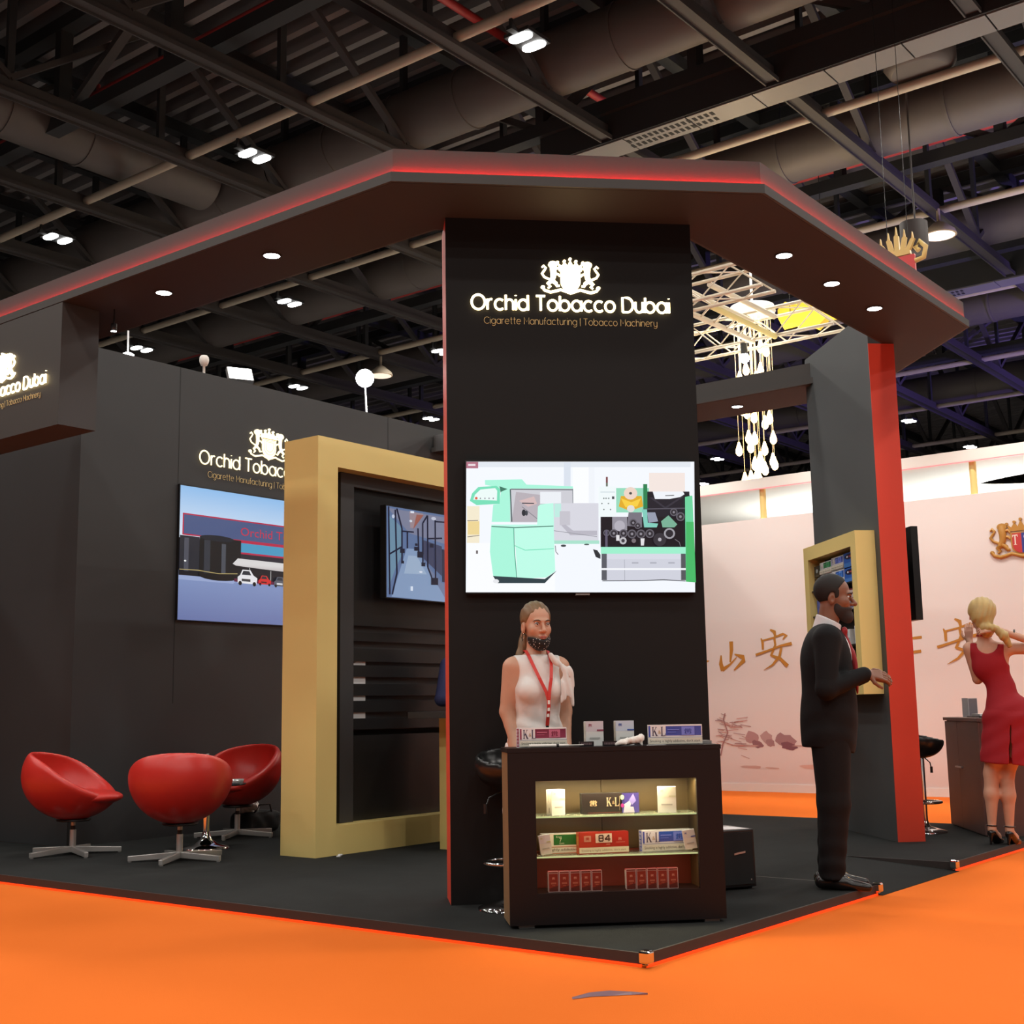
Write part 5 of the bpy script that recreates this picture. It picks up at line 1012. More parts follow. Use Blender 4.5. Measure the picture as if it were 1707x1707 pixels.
# middle shelf
def green_face(p, w, h):
    p.rect(0, 0, w, h, (232, 222, 196)); p.rect(.30*w, .44*h, .97*w, .95*h, (20, 104, 44)); p.rect(.05*w, .40*h, .08*w, .92*h, (70, 110, 80)); p.text('Kings', .36*w, .80*h, .10*h, (210, 220, 180)); p.text('7', .44*w, .60*h, .2*h, (214, 224, 186)); p.text('Gold', .44*w, .48*h, .09*h, (210, 220, 180)); p.rect(0, .34*h, w, .37*h, (190, 110, 70)); p.text('is highly addictive', .06*w, .16*h, .13*h, (80, 60, 44), .85*w); p.rect(0, .02*h, w, .06*h, (190, 110, 70))
def red84(p, w, h):
    p.rect(0, 0, w, h, (196, 62, 44)); p.rect(.62*w, .3*h, w, h, (180, 44, 36)); p.rect(.10*w, .56*h, .24*w, .84*h, (226, 160, 130)); crest_polys(p, .17*w, .70*h, .10*h, (190, 70, 50)); p.rect(.33*w, .50*h, .66*w, .92*h, (238, 216, 190)); p.rect(.0, .04*h, w, .30*h, (240, 226, 190)); p.text('Smoking is highly addictive, don\'t start', .04*w, .12*h, .10*h, (150, 120, 90), .9*w)
    for x in (.40,): p.line([(x*w, .58*h), ((x+.08)*w, .58*h), ((x+.08)*w, .84*h), (x*w, .84*h), (x*w, .58*h)], .006, (60, 44, 40)); p.line([(x*w, .71*h), ((x+.08)*w, .71*h)], .006, (60, 44, 40))
    p.line([(.60*w, .56*h), (.60*w, .86*h), (.52*w, .66*h), (.63*w, .66*h)], .006, (60, 44, 40)); crest_polys(p, .82*w, .66*h, .09*h, (226, 150, 130)); p.rect(.74*w, .50*h, .92*w, .52*h, (226, 150, 130)); p.rect(.54*w, .42*h, .62*w, .44*h, (236, 190, 160))
def orange_side(p, w, h): p.rect(0, 0, w, h, (206, 84, 44)); p.rect(.25*w, .4*h, .75*w, .8*h, (226, 150, 90))
carton('cigarette_carton', 'cream carton with a green panel on the middle shelf', 'carton', kp(.175, .115, S2_), kr(3), .20, .098, .05, M_CARD, g2, green_face)
carton('cigarette_carton', 'red carton numbered 84 on the middle shelf', 'carton', kp(.355, .075, S2_), kr(6), .255, .104, .05, M_CARDR, g2, red84, side=orange_side)
carton('cigarette_carton', 'white and blue carton on the middle shelf', 'carton', kp(.675, .085, S2_), kr(7), .262, .104, .05, M_CARD, g2, kl_face((70, 90, 180), (26, 90, 190)), side=kl_side((90, 110, 200)))
carton('cigarette_pack', 'white pack leaning at the left end of the middle shelf', 'pack', kp(.162, .05, S2_+.003), kr(4), .058, .094, .016, M_CARD, g2, pack_face((244, 240, 214), (240, 236, 226), (226, 220, 160)), tilt=math.radians(8))
carton('cigarette_pack', 'white pack leaning at the right end of the middle shelf', 'pack', kp(.884, .05, S2_+.009), kr(-4), .060, .094, .016, M_CARD, g2, pack_face((244, 240, 220), (240, 238, 226), (90, 110, 180)), tilt=math.radians(9))
# small red packs at the bottom
def redp(p, w, h):
    p.rect(0, 0, w, h, (212, 190, 184)); p.rect(.06*w, .03*h, .94*w, .88*h, (150, 46, 36)); p.rect(.06*w, .90*h, .94*w, .97*h, (130, 50, 44)); p.poly([(.06*w, .03*h), (.94*w, .03*h), (.94*w, .3*h), (.06*w, .18*h)], (96, 34, 34)); crest_polys(p, .5*w, .66*h, .15*w, (226, 150, 130)); p.rect(.25*w, .38*h, .75*w, .46*h, (196, 110, 90)); p.rect(.35*w, .30*h, .65*w, .33*h, (196, 110, 90))
ords = ('first', 'second', 'third', 'fourth', 'fifth')
for r_, (ub, st) in enumerate(((.196, .0535), (.582, .0525))):
    for i in range(5):
        carton('cigarette_pack', '%s red pack from left, %s row on the floor of the display counter' % (ords[i], ('left', 'right')[r_]), 'pack', kp(ub+st*i, .06-.0015*i, S3), kr(3), st-.002, .099, .022, M_CARDR, 'small red packs at the bottom of the display counter', redp, side=lite_side if i == 0 else None)
# ------------------------------------------------------------------ floor loudspeaker
sp_d = Vector((-.876, .482, 0)).normalized(); sp = thing('floor_speaker', 'black floor loudspeaker half hidden behind the display counter', 'loudspeaker', (2.016, .522, ZP)); fs_ = frame((0, 0, 0), -sp_d, (0, 0, 1))
b = B(); b.prism([(-.42, .012), (0, .012), (-.006, .335), (-.42, .335)], fs_, -.30, 0); b.build('speaker_cabinet', M_BLK, sp, bevel=.006)
b = B(); b.prism([(-.405, .03), (-.018, .03), (-.022, .32), (-.405, .32)], fs_, .001, .008); b.build('speaker_grille', M_MATTE, sp)
b = B(); b.prism([(-.15, .195), (-.075, .205), (-.075, .215), (-.15, .205)], fs_, .009, .012); b.build('badge', M_STEEL, sp); b = B(); b.prism(circ(-.04, .055, .004, n=8), fs_, .009, .011); b.build('indicator', M_STEEL, sp)
for u, n in ((-.39, -.03), (-.03, -.03), (-.39, -.27), (-.03, -.27)): b = B(); q = fs_(u, 0, n); b.cyl(q, q+Vector((0, 0, .0118)), .015, n=10); b.build('rubber_foot', M_MATTE, sp)
b = B(); b.prism([(-.33, .0), (-.05, .0), (-.02, .0012), (-.30, .0012)], fs_, -.2, -.03); b.v = [(x, y, max(0, min(.0014, z))) for x, y, z in b.v]
b = B(); q0 = frame((0, 0, 0), -sp_d, fs_(0, 0, -1)); b.prism([(-.34, .03), (-.03, .01), (-.06, .19), (-.36, .22)], q0, -.001, .0008); tag(b.build('paper_sheet', M_WHITE, loc=(2.016, .522, ZP+.337)), 'white paper sheet lying on the black floor loudspeaker', 'paper')
# ------------------------------------------------------------------ people
M_SKINL = mat('light_skin', (.60, .33, .22, 1), .5, var=.05, scale=30); M_SKIND = mat('brown_skin', (.235, .098, .054, 1), .45, var=.08, scale=30)
M_EYE = mat('eye_white', (.7, .68, .66, 1), .2); M_IRIS = mat('iris', (.03, .022, .018, 1), .15); M_BROW = mat('brow_hair', (.07, .04, .025, 1), .8); M_LIP = mat('lips', (.46, .16, .13, 1), .45)
M_BLONDE = mat('dark_blonde_hair', (.21, .125, .060, 1), .5, var=.35, scale=14); M_BLOND2 = mat('blond_hair', (.52, .36, .13, 1), .45, var=.35, scale=14); M_BLACKH = mat('black_hair', (.012, .010, .009, 1), .75)
M_BEARD = mat('greying_beard', (.030, .022, .020, 1), .85, var=.4, scale=40)
M_WCLOTH = mat('white_blouse', (.78, .74, .71, 1), .7, bump=.12, bscale=30); M_SUIT = mat('black_suit', (.0085, .0085, .0095, 1), .8, bump=.1, bscale=60, spec=.2); M_SHIRT = mat('white_shirt', (.80, .80, .82, 1), .7); M_TIE = mat('red_tie', (.30, .010, .014, 1), .5)
M_DRESS = mat('red_dress', (.33, .004, .012, 1), .8, bump=.08, bscale=50); M_SHOE = mat('black_shoe', (.010, .009, .009, 1), .25); M_BLUEJ = mat('blue_jacket', (.030, .036, .12, 1), .8, bump=.1, bscale=60); M_LANY = mat('red_lanyard', (.62, .035, .025, 1), .5)
def nz(v): v = np.array(v, float); return v/np.linalg.norm(v)
def hand(P, w, d, n, s=1., curl=.35, spread=.12, side=1):
    "palm with five fingers; w wrist, d finger direction, n out of the back of the hand, side = thumb side"
    w = np.array(w, float); d = nz(d); n = np.array(n, float); n = nz(n-d*(n@d)); e = np.cross(d, n)*side
    pl = [cap(P, w+e*o*.5*s, w+(d*.082+e*o)*s, .0125*s, .0115*s) for o in (-.027, -.009, .009, .027)]
    D = un(.010*s, *pl); L = (.80, .95, 1., .88)
    for i, o in enumerate((-.028, -.0095, .0095, .028)):
        p0 = w+(d*.080+e*o)*s; dr = nz(d+e*o*spread*9); c = curl
        for k, (ln, r0, r1) in enumerate(((.042, .0092, .0085), (.027, .0085, .0078), (.021, .0078, .0065))):
            a = c*(k+.5); q = dr*math.cos(a)-n*math.sin(a); p1 = p0+q*ln*L[i]*s; D = smin(D, cap(P, p0, p1, r0*s, r1*s), .004*s); p0 = p1
    p0 = w+(d*.022+e*.022)*s; q = nz(d*.55+e*.75-n*.25); p1 = p0+q*.042*s; p2 = p1+nz(d*.85+e*.35-n*.35)*.030*s; p3 = p2+nz(d*.95+e*.1-n*.4)*.024*s
    D = smin(D, cap(P, p0, p1, .0145*s, .011*s), .010*s); D = smin(D, cap(P, p1, p2, .011*s, .0095*s), .004*s); return smin(D, cap(P, p2, p3, .0095*s, .0075*s), .004*s)
class Head:
    "head in its own frame: eye line z=0, face towards -y; c = place of the head centre, yaw/pitch in radians"
    def __init__(s, c, yaw=0., pitch=0., roll=0., k=1., male=False):
        s.c = np.array(c, float); s.k = k; s.male = male; s.R = np.array(Euler((pitch, roll, yaw)).to_matrix(), float)
    def loc(s, P): return ((P-s.c.astype(np.float32))@s.R.astype(np.float32))/s.k
    def out(s, p): return s.c+s.R@(np.array(p, float)*s.k)
    def skin(s, P):
        q = s.loc(P); m_ = s.male
        D = ell(q, (0, .012, .030), (.071, .093, .088)); D = smin(D, ell(q, (0, -.022, -.050), (.056 if m_ else .052, .066, .068)), .03)
        D = smin(D, ell(q, (0, -.066, -.098), (.026 if m_ else .020, .020, .016)), .025)
        for sx in (-1, 1): D = smin(D, ell(q, (sx*.038, -.052, -.028), (.022, .026, .024)), .025)
        D = smin(D, ell(q, (0, -.078, .018), (.044, .014, .012 if m_ else .008)), .018)
        for sx in (-1, 1): D = smax(D, -ell(q, (sx*.031, -.097, .000), (.017, .013, .011)), .010)
        D = smin(D, cap(q, (0, -.086, .004), (0, -.108 if not m_ else -.112, -.034), .007, .0115 if not m_ else .014), .010)
        for sx in (-1, 1): D = smin(D, ell(q, (sx*.0125, -.094, -.038), (.009, .011, .008)), .005)
        D = smin(D, ell(q, (0, -.087, -.064), (.024, .011, .0065)), .006); D = smin(D, ell(q, (0, -.085, -.076), (.020, .011, .007)), .006)
        for sx in (-1, 1):
            er = smax(ell(q, (sx*.073, .014, -.018), (.010, .020, .031)), -ell(q, (sx*.084, .008, -.016), (.008, .010, .018)), .004); D = smin(D, er, .004)
        return D*s.k
    def features(s, parent, brow=M_BROW, lips=M_LIP, lidm=None):
        for sx in (-1, 1):
            b = B(); b.ball((0, 0, 0), (.0092 if s.male else .0112)*s.k, 14); b.build('eye', M_EYE, parent, loc=s.out((sx*.031, -.0738 if s.male else -.0772, .000)))
            e = parent.children[-1] if False else None
            b = B(); b.ball((0, 0, 0), .0058*s.k, 10); b.build('iris', M_IRIS, parent, loc=s.out((sx*.031, -.0800 if s.male else -.0838, -.0005)))
            b = B(); b.tube([s.out((sx*x, y, z)) for x, y, z in ((.015, -.0935, .0165), (.027, -.0915, .0215), (.040, -.083, .021), (.050, -.070, .015))], [.0022*s.k, .0034*s.k, .0030*s.k, .0012*s.k], 6); b.build('eyebrow', brow, parent)
            b = B(); b.tube([s.out((sx*x, y, z)) for x, y, z in ((.0185, -.0872, .0015), (.026, -.0918, .0062), (.035, -.0905, .0060), (.0445, -.0815, .0008))], .0015*s.k, 5); b.build('eyelashes', M_IRIS, parent)
        for nm, pts, r in (('upper_lip', ((-.021, -.0905, -.069), (-.008, -.0985, -.0650), (0, -.0985, -.0665), (.008, -.0985, -.0650), (.021, -.0905, -.069)), .0042), ('lower_lip', ((-.019, -.0905, -.0715), (0, -.0975, -.0765), (.019, -.0905, -.0715)), .0050)):
            if lips: b = B(); b.tube([s.out(p) for p in pts], [r*.4*s.k]+[r*s.k]*(len(pts)-2)+[r*.4*s.k], 8); b.build(nm, lips, parent)
def box_of(c, r): return tuple(np.array(c)-r), tuple(np.array(c)+r)
# ---------------- woman at the counter
WPOS = (.615, 1.02, ZP); WRZ = math.radians(-36)
hw = Head((0, -.012, 1.484), math.radians(5), math.radians(2), 0, .98)
RS, RE, RW = (-.136, .01, 1.262), (-.160, .03, 1.03), (-.128, -.055, .815); LS, LE, LW = (.136, .01, 1.262), (.160, .03, 1.03), (.140, -.045, .82)
def w_torso(P):
    D = ell(P, (0, .0, 1.16), (.128, .092, .165))
    for sx in (-1, 1): D = smin(D, ell(P, (sx*.062, -.078, 1.135), (.058, .052, .056)), .035)
    D = smin(D, ell(P, (0, .0, .995), (.108, .083, .13)), .06); D = smin(D, ell(P, (0, .015, .84), (.160, .112, .14)), .07)
    D = smin(D, cap(P, (-.105, .012, 1.272), (.105, .012, 1.272), .047), .05); return smin(D, cap(P, (0, .018, 1.27), (0, .004, 1.42), .056, .047), .04)
def w_body(P):
    D = w_torso(P)
    for sx, S, E, W in ((-1, RS, RE, RW), (1, LS, LE, LW)):
        D = smin(D, cap(P, S, E, .0485, .038), .03); D = smin(D, cap(P, E, W, .038, .0245), .015)
        d = np.array(W)-np.array(E); D = smin(D, hand(P, W, d, (sx*1., -.1, 0), .92, .3, .06, side=1 if sx < 0 else 1), .012)
        D = smin(D, cap(P, (sx*.085, .01, .82), (sx*.075, .0, .45), .085, .052), .04); D = smin(D, cap(P, (sx*.075, .0, .45), (sx*.07, .02, .09), .052, .032), .03); D = smin(D, cap(P, (sx*.07, .03, .05), (sx*.085, -.12, .03), .034, .026), .02)
    return smin(D, hw.skin(P), .018)
wm = blob('person', w_body, (-.30, -.22, -.01), (.30, .20, 1.63), .011, M_SKINL, fine=[((-.11, -.15, 1.34), (.11, .13, 1.63), .0032), ((-.21, -.16, .66), (-.06, .02, .83), .0045), ((.08, -.14, .66), (.22, .02, .83), .0045)], loc=WPOS, rz=WRZ)
tag(wm, 'woman in a white sleeveless top with red lanyard, mask under chin, behind the counter', 'person')
hw.features(wm)
def blouse(P):
    D = w_torso(P)-.007-.0035*np.sin(P[..., 2]*70+P[..., 0]*30)*np.clip((1.08-P[..., 2])*8, 0, 1)
    D = smax(D, P[..., 2]-(1.325+.0*P[..., 0]), .006); D = smax(D, .80-P[..., 2], .006)
    for S, sx in ((RS, -1), (LS, 1)): D = smax(D, -ell(P, (sx*.165, .01, 1.235), (.062, .11, .10)), .012)
    return D
blob('blouse', blouse, (-.22, -.19, .77), (.22, .16, 1.35), .006, M_WCLOTH, wm)
def scarf(P):
    fl = lambda c, r, a, bq=0: ell(P, c, r, rotm(0, a, bq))
    D = un(.022, fl((.070, -.098, 1.292), (.018, .016, .052), -.75), fl((.128, -.118, 1.238), (.040, .012, .022), .5, .2), fl((.150, -.105, 1.205), (.016, .012, .050), -.15), fl((.118, -.134, 1.165), (.018, .007, .075), -.22), fl((.150, -.118, 1.125), (.016, .007, .070), -.10), fl((.096, -.143, 1.12), (.015, .006, .055), .1))
    return D+.003*np.sin(P[..., 0]*160+P[..., 2]*40)
blob('neck_bow', scarf, (.0, -.19, 1.03), (.22, -.02, 1.36), .006, M_WCLOTH, wm)
def skirt(P):
    r = .150+.025*np.clip((.98-P[..., 2])/.5, 0, 1); q = np.sqrt((P[..., 0]/1.12)**2+((P[..., 1]-.012)/.84)**2)-r; return smax(smax(q*.8, P[..., 2]-.875, .02), .50-P[..., 2], .01)
blob('skirt', skirt, (-.34, -.28, .46), (.34, .28, .92), .011, M_WCLOTH, wm)
def w_hair(P):
    q = hw.loc(P); D = ell(q, (0, .022, .036), (.0815, .096, .094)); f = (q[..., 1]+.074)*-.80+(q[..., 2]-.086)*-.60; D = smax(D, f, .012); D = smax(D, -ell(q, (-.078, .006, -.02), (.02, .026, .034)), .01); D = smax(D, -ell(q, (.078, .006, -.02), (.02, .026, .034)), .01)
    D = smin(D, un(.03, cap(q, (0, .105, .03), (.0, .115, -.10), .040, .045), cap(q, (0, .112, -.10), (-.02, .10, -.28), .055, .060), cap(q, (-.04, .075, -.06), (-.088, .055, -.225), .024, .028), cap(q, (.04, .07, -.08), (.075, .055, -.22), .022, .022)), .02)
    return D+.0016*np.sin(q[..., 0]*240+q[..., 2]*30)
blob('hair', w_hair, (-.16, -.13, 1.14), (.16, .19, 1.64), .0045, M_BLONDE, wm)
MK = mat('patterned_mask', (.006, .006, .007, 1), .7); nt = MK.node_tree; P_ = nt.nodes['Principled BSDF']; tc = nt.nodes.new('ShaderNodeTexCoord'); vo = nt.nodes.new('ShaderNodeTexVoronoi'); vo.inputs['Scale'].default_value = 85; rp = nt.nodes.new('ShaderNodeValToRGB'); rp.color_ramp.elements[0].color = (.9, .9, .9, 1); rp.color_ramp.elements[0].position = .16; rp.color_ramp.elements[1].color = (.006, .006, .007, 1); rp.color_ramp.elements[1].position = .24
nt.links.new(tc.outputs['Object'], vo.inputs['Vector']); nt.links.new(vo.outputs['Distance'], rp.inputs['Fac']); nt.links.new(rp.outputs['Color'], P_.inputs['Base Color'])
def mask(P):
    q = hw.loc(P); D = un(.03, ell(q, (0, -.030, -.070), (.060, .071, .062)), ell(q, (0, -.062, -.108), (.034, .034, .030)))-.002
    return smax(smax(D, q[..., 2]+.086+.10*np.abs(q[..., 0])*-3.2, .005), q[..., 1]-.004, .006)
fm = blob('face_mask', mask, (-.10, -.15, 1.32), (.10, .05, 1.47), .004, MK, wm)
for sx in (-1, 1): b = B(); b.tube([hw.out((sx*x, y, z)) for x, y, z in ((.054, -.022, -.068), (.070, .002, -.052), (.079, .022, -.03))], .0016, 5); b.build('ear_loop', M_BLK, wm)
for sx in (-1, 1): b = B(); b.tube([hw.out((sx*(.078+.004*math.sin(i*PI/6)), .010+.013*math.sin(i*PI/6), -.062-.013*math.cos(i*PI/6))) for i in range(12)], .0016, 5, closed=True); b.tube([hw.out((sx*.078, .01, -.05)), hw.out((sx*.078, .01, -.09))], .0025, 6); b.build('earring', M_CHROME, wm)
def strap(b, pts, wd, th=.0012, mi=0):
    pts = [Vector(p) for p in pts]; vs = []
    for i, p in enumerate(pts):
        t = (pts[min(i+1, len(pts)-1)]-pts[max(i-1, 0)]).normalized(); n = Vector((p.x*1.2, -1, 0)).normalized(); s_ = t.cross(n).normalized(); n = s_.cross(t)
        for a, c in ((-wd/2, -th), (wd/2, -th), (wd/2, th), (-wd/2, th)): vs.append(p+s_*a+n*c)
    b.add(vs, [(i*4+k, i*4+(k+1) % 4, i*4+4+(k+1) % 4, i*4+4+k) for i in range(len(pts)-1) for k in range(4)]+[(3, 2, 1, 0), tuple(len(vs)-4+k for k in range(4))], mi)
b = B(); strap(b, [(-.060, .045, 1.352), (-.062, -.010, 1.346), (-.060, -.056, 1.318), (-.050, -.096, 1.27), (-.027, -.131, 1.20), (.004, -.143, 1.13), (.014, -.147, 1.09)], .017); strap(b, [(.060, .045, 1.352), (.060, -.010, 1.346), (.056, -.056, 1.318), (.050, -.098, 1.27), (.037, -.133, 1.20), (.022, -.146, 1.13), (.018, -.150, 1.09)], .017); strap(b, [(.016, -.150, 1.10), (.016, -.146, 1.05), (.018, -.118, .985), (.018, -.108, .955)], .019)
for z, y in ((1.075, -.1495), (1.04, -.145), (1.01, -.132)): b.box((.010, y-.001, z-.010), (.022, y+.004, z+.010), 1)
b.build('lanyard', [M_LANY, M_CREAM], wm)
b = B(); b.box((.010, -.110, .925), (.026, -.106, .955)); b.build('lanyard_clip', M_CHROME, wm)
# ---------------- man in a black suit
MPOS = (2.285, .155, ZP); MRZ = math.radians(27)
hm = Head((0, -.005, 1.672), math.radians(-2), math.radians(2), 0, 1.07, True)
mRS, mRE, mRW = (-.205, .045, 1.415), (-.250, .055, 1.125), (-.120, -.175, 1.222); mLS, mLE, mLW = (.205, .045, 1.415), (.250, .045, 1.125), (.090, -.190, 1.217)
def m_body(P):
    D = un(.06, ell(P, (0, .035, 1.27), (.185, .13, .22)), ell(P, (0, .02, 1.04), (.175, .135, .2)), ell(P, (0, .03, .90), (.17, .12, .13)), cap(P, (-.16, .04, 1.42), (.16, .04, 1.42), .062)); D = smin(D, cap(P, (0, .045, 1.42), (0, .02, 1.60), .066, .060), .03)
    for sx, S, E, W in ((-1, mRS, mRE, mRW), (1, mLS, mLE, mLW)):
        D = smin(D, cap(P, S, E, .058, .045), .03); D = smin(D, cap(P, E, W, .045, .029), .015)
        d = np.array([-sx*.25, -1., -.12]); D = smin(D, hand(P, W, d, (sx*.75, -.1, .65), 1.0, .42, .08, side=1 if sx < 0 else 1), .012)
        D = smin(D, cap(P, (sx*.09, .02, .88), (sx*.09, .0, .48), .095, .062), .04); D = smin(D, cap(P, (sx*.09, .0, .48), (sx*.085, .045, .10), .062, .036), .03); D = smin(D, cap(P, (sx*.085, .05, .045), (sx*.10, -.13, .026), .030, .018), .015)
    return smin(D, hm.skin(P), .018)
mn = blob('person', m_body, (-.34, -.385, -.01), (.34, .24, 1.83), .012, M_SKIND, fine=[((-.12, -.16, 1.52), (.12, .14, 1.82), .0034), ((-.20, -.385, 1.08), (.20, -.12, 1.30), .0042)], loc=MPOS, rz=MRZ)
tag(mn, 'man in a black suit and red tie standing in profile near the ramp', 'person'); mn.rotation_euler = (math.radians(2.4), 0, MRZ)
hm.features(mn, M_BLACKH, None)
def jacket(P):
    x, y, z = P[..., 0], P[..., 1], P[..., 2]
    D = un(.07, ell(P, (0, .045, 1.29), (.205, .150, .22)), ell(P, (0, .030, 1.05), (.200, .158, .24)), ell(P, (0, .035, .86), (.205, .158, .26)), cap(P, (-.165, .045, 1.415), (.165, .045, 1.415), .075))
    D = smax(D, .775+.03*np.clip(-y*4, -.5, 1)*-1-z, .008)
    for S, E, W in ((mRS, mRE, mRW), (mLS, mLE, mLW)): D = smin(D, cap(P, S, E, .073, .060), .035); D = smin(D, cap(P, E, np.array(W)+(np.array(E)-np.array(W))*.06, .061, .043), .02)
    D = smax(D, -cap(P, (0, .03, 1.46), (0, -.10, 1.66), .080, .12), .012)                                   # neck opening
    V = smax(np.abs(x)-.075*np.clip((z-1.12)/.30, 0, 1), y+.02, .004); V = smax(V, 1.13-z, .004); D = smax(D, -smax(V, -(y+.30), .004)-.0, .004)  # front opening
    D = smax(D, -smax(np.abs(x+.02)-.006, smax(.12-y, z-.98, .004), .004), .004)                               # back vent
    return D+.003*np.sin(z*46+x*20)*np.clip((1.2-z)*3, 0, 1)*np.clip(np.abs(x)*6, 0, 1)
blob('jacket', jacket, (-.36, -.32, .70), (.36, .28, 1.55), .008, M_SUIT, mn)
def m_shirt(P):
    D = un(.05, ell(P, (0, .035, 1.30), (.185, .138, .20)), ell(P, (0, .022, 1.08), (.17, .138, .18))); col = smax(cap(P, (0, .052, 1.43), (0, .020, 1.565), .083, .076), -cap(P, (0, .045, 1.40), (0, .012, 1.62), .068, .063), .004)
    col = smax(col, P[..., 2]-(1.535+.45*(P[..., 1]-.02)), .006); return smin(D, col, .01)
blob('shirt', m_shirt, (-.22, -.15, .92), (.22, .2, 1.62), .0055, M_SHIRT, mn)
blob('necktie', lambda P: un(.02, ell(P, (0, -.062, 1.474), (.024, .018, .022)), ell(P, (0, -.098, 1.36), (.026, .012, .10), rotm(-.30)), ell(P, (0, -.122, 1.23), (.032, .013, .13), rotm(-.08))), (-.06, -.19, 1.10), (.06, -.02, 1.52), .006, M_TIE, mn)
def trousers(P):
    D = ell(P, (0, .03, .88), (.185, .135, .14))
    for sx in (-1, 1): D = smin(D, cap(P, (sx*.090, .025, .84), (sx*.092, .012, .48), .112, .088), .03); D = smin(D, cap(P, (sx*.092, .012, .48), (sx*.088, .030, .07), .088, .072), .03)
    return smax(D, .055-P[..., 2], .008)+.0035*np.sin(P[..., 2]*60+P[..., 0]*25)*np.clip((.4-P[..., 2])*4, 0, 1)
blob('trousers', trousers, (-.24, -.16, .03), (.24, .22, 1.05), .010, M_SUIT, mn)
for sx in (-1, 1):
    def shoe(P, sx=sx): return smax(un(.03, cap(P, (sx*.086, .085, .040), (sx*.095, -.02, .045), .040, .042), cap(P, (sx*.095, -.02, .035), (sx*.108, -.165, .022), .042, .026)), .001-P[..., 2], .004)
    so = blob('shoe', shoe, (sx*.1-.09, -.23, -.01), (sx*.1+.09, .16, .11), .006, M_SHOE, mn)
    b = B(); c = Vector((sx*.100, -.055, .071)); b.tube([c+Vector((-.022, 0, -.008)), c+Vector((-.008, -.004, .002)), c+Vector((.008, -.004, .002)), c+Vector((.022, 0, -.008))], .004, 6); b.cyl(c+Vector((-.008, .008, 0)), c+Vector((-.008, -.012, -.002)), .004, n=6); b.cyl(c+Vector((.008, .008, 0)), c+Vector((.008, -.012, -.002)), .004, n=6); b.build('buckle', mat('gold_buckle', (.75, .55, .2, 1), .2, metal=1), so)
def m_hair(P):
    q = hm.loc(P); D = ell(q, (0, .018, .038), (.078, .096, .091)); f = np.maximum((q[..., 1]+.058)*-.82+(q[..., 2]-.090)*-.57, -(q[..., 2]+.088)+np.clip((.05-q[..., 1])*1.3, 0, .1)); D = smax(D, f, .010)
    for sx in (-1, 1): D = smax(D, -ell(q, (sx*.078, .008, -.018), (.020, .028, .040)), .006)
    D = smin(D, smax(ell(q, (0, .012, .03), (.0735, .096, .09)), np.maximum(np.abs(q[..., 1]+.014)-.013, np.abs(q[..., 2]+.015)-.05), .005), .006)
    return D
blob('hair', m_hair, (-.11, -.13, 1.55), (.11, .14, 1.83), .0045, M_BLACKH, mn)
def beard(P):
    q = hm.loc(P); D = un(.025, ell(q, (0, -.026, -.060), (.0625, .068, .064)), ell(q, (0, -.074, -.108), (.040, .034, .036)), ell(q, (0, -.084, -.055), (.030, .014, .010)))
    D = smax(D, -ell(q, (0, -.098, -.0705), (.021, .02, .0065)), .004); D = smax(D, q[..., 2]+.046+np.clip((q[..., 1]+.03)*-.9, -.05, .012), .008); return smax(D, q[..., 1]-.006, .008)
blob('beard', beard, (-.10, -.17, 1.50), (.10, .06, 1.68), .004, M_BEARD, mn)
b = B(); b.box((-.03, -.012, -.004), (.03, .012, .004)); bc = b.build('held_card', M_CREAM); 
tag(bc, 'small pale card held in the hands of the man in the suit', 'card'); bc.location = Vector(MPOS)+Matrix.Rotation(MRZ, 3, 'Z') @ Vector((-.01, -.325, 1.20)); bc.rotation_euler = (0, .3, MRZ)
# ---------------- woman in red, from behind
RPOS = (5.0, .10, ZP); RRZ = math.radians(105)
hr = Head((.135, -.015, 1.690), math.radians(14), math.radians(-8), 0, 1.05)
rLS, rLE, rLW = (.215, .0, 1.43), (.155, -.03, 1.20), (.225, -.19, 1.49); rRS, rRE, rRW = (-.065, .0, 1.44), (-.375, -.02, 1.45), (.020, .115, 1.575)
def r_torso(P):
    D = un(.06, ell(P, (.065, .0, 1.33), (.132, .092, .15)), ell(P, (-.015, .0, 1.12), (.098, .080, .14)), ell(P, (-.075, .02, .95), (.172, .125, .15)), cap(P, (-.045, .01, 1.435), (.19, .01, 1.425), .045))
    for sx in (-1, 1): D = smin(D, ell(P, (.07+sx*.062, -.075, 1.30), (.058, .05, .056)), .03)
    return D
def r_body(P):
    D = r_torso(P); D = smin(D, cap(P, (.09, .01, 1.43), (.128, .005, 1.62), .052, .046), .035)
    for sx, S, E, W, hd, hn, sd in ((1, rLS, rLE, rLW, (.08, -.10, 1.), (.3, .9, .2), -1), (-1, rRS, rRE, rRW, (1., .10, -.05), (.0, .8, .6), 1)):
        D = smin(D, cap(P, S, E, .046, .036), .03); D = smin(D, cap(P, E, W, .036, .024), .012); D = smin(D, hand(P, W, hd, hn, .92, .35 if sx > 0 else .6, .12 if sx > 0 else .03, side=sd), .010)
    for hx, kx, ax in ((.0, .055, .045), (-.15, -.055, -.075)):
        y = 0 if hx == 0 else -.03
        D = smin(D, cap(P, (hx, .02, .86), (kx, y, .52), .090, .052), .04); D = smin(D, cap(P, (kx, y+.012, .50), (kx*.5+ax*.5, y+.028, .36), .051, .050), .03); D = smin(D, cap(P, (kx*.5+ax*.5, y+.028, .36), (ax, y+.035, .13), .050, .029), .03)
        D = smin(D, cap(P, (ax, y+.045, .105), (ax-.03, y-.05, .055), .031, .027), .02); D = smin(D, cap(P, (ax-.03, y-.05, .05), (ax-.05, y-.12, .022), .029, .019), .02)
    return smin(D, hr.skin(P), .018)
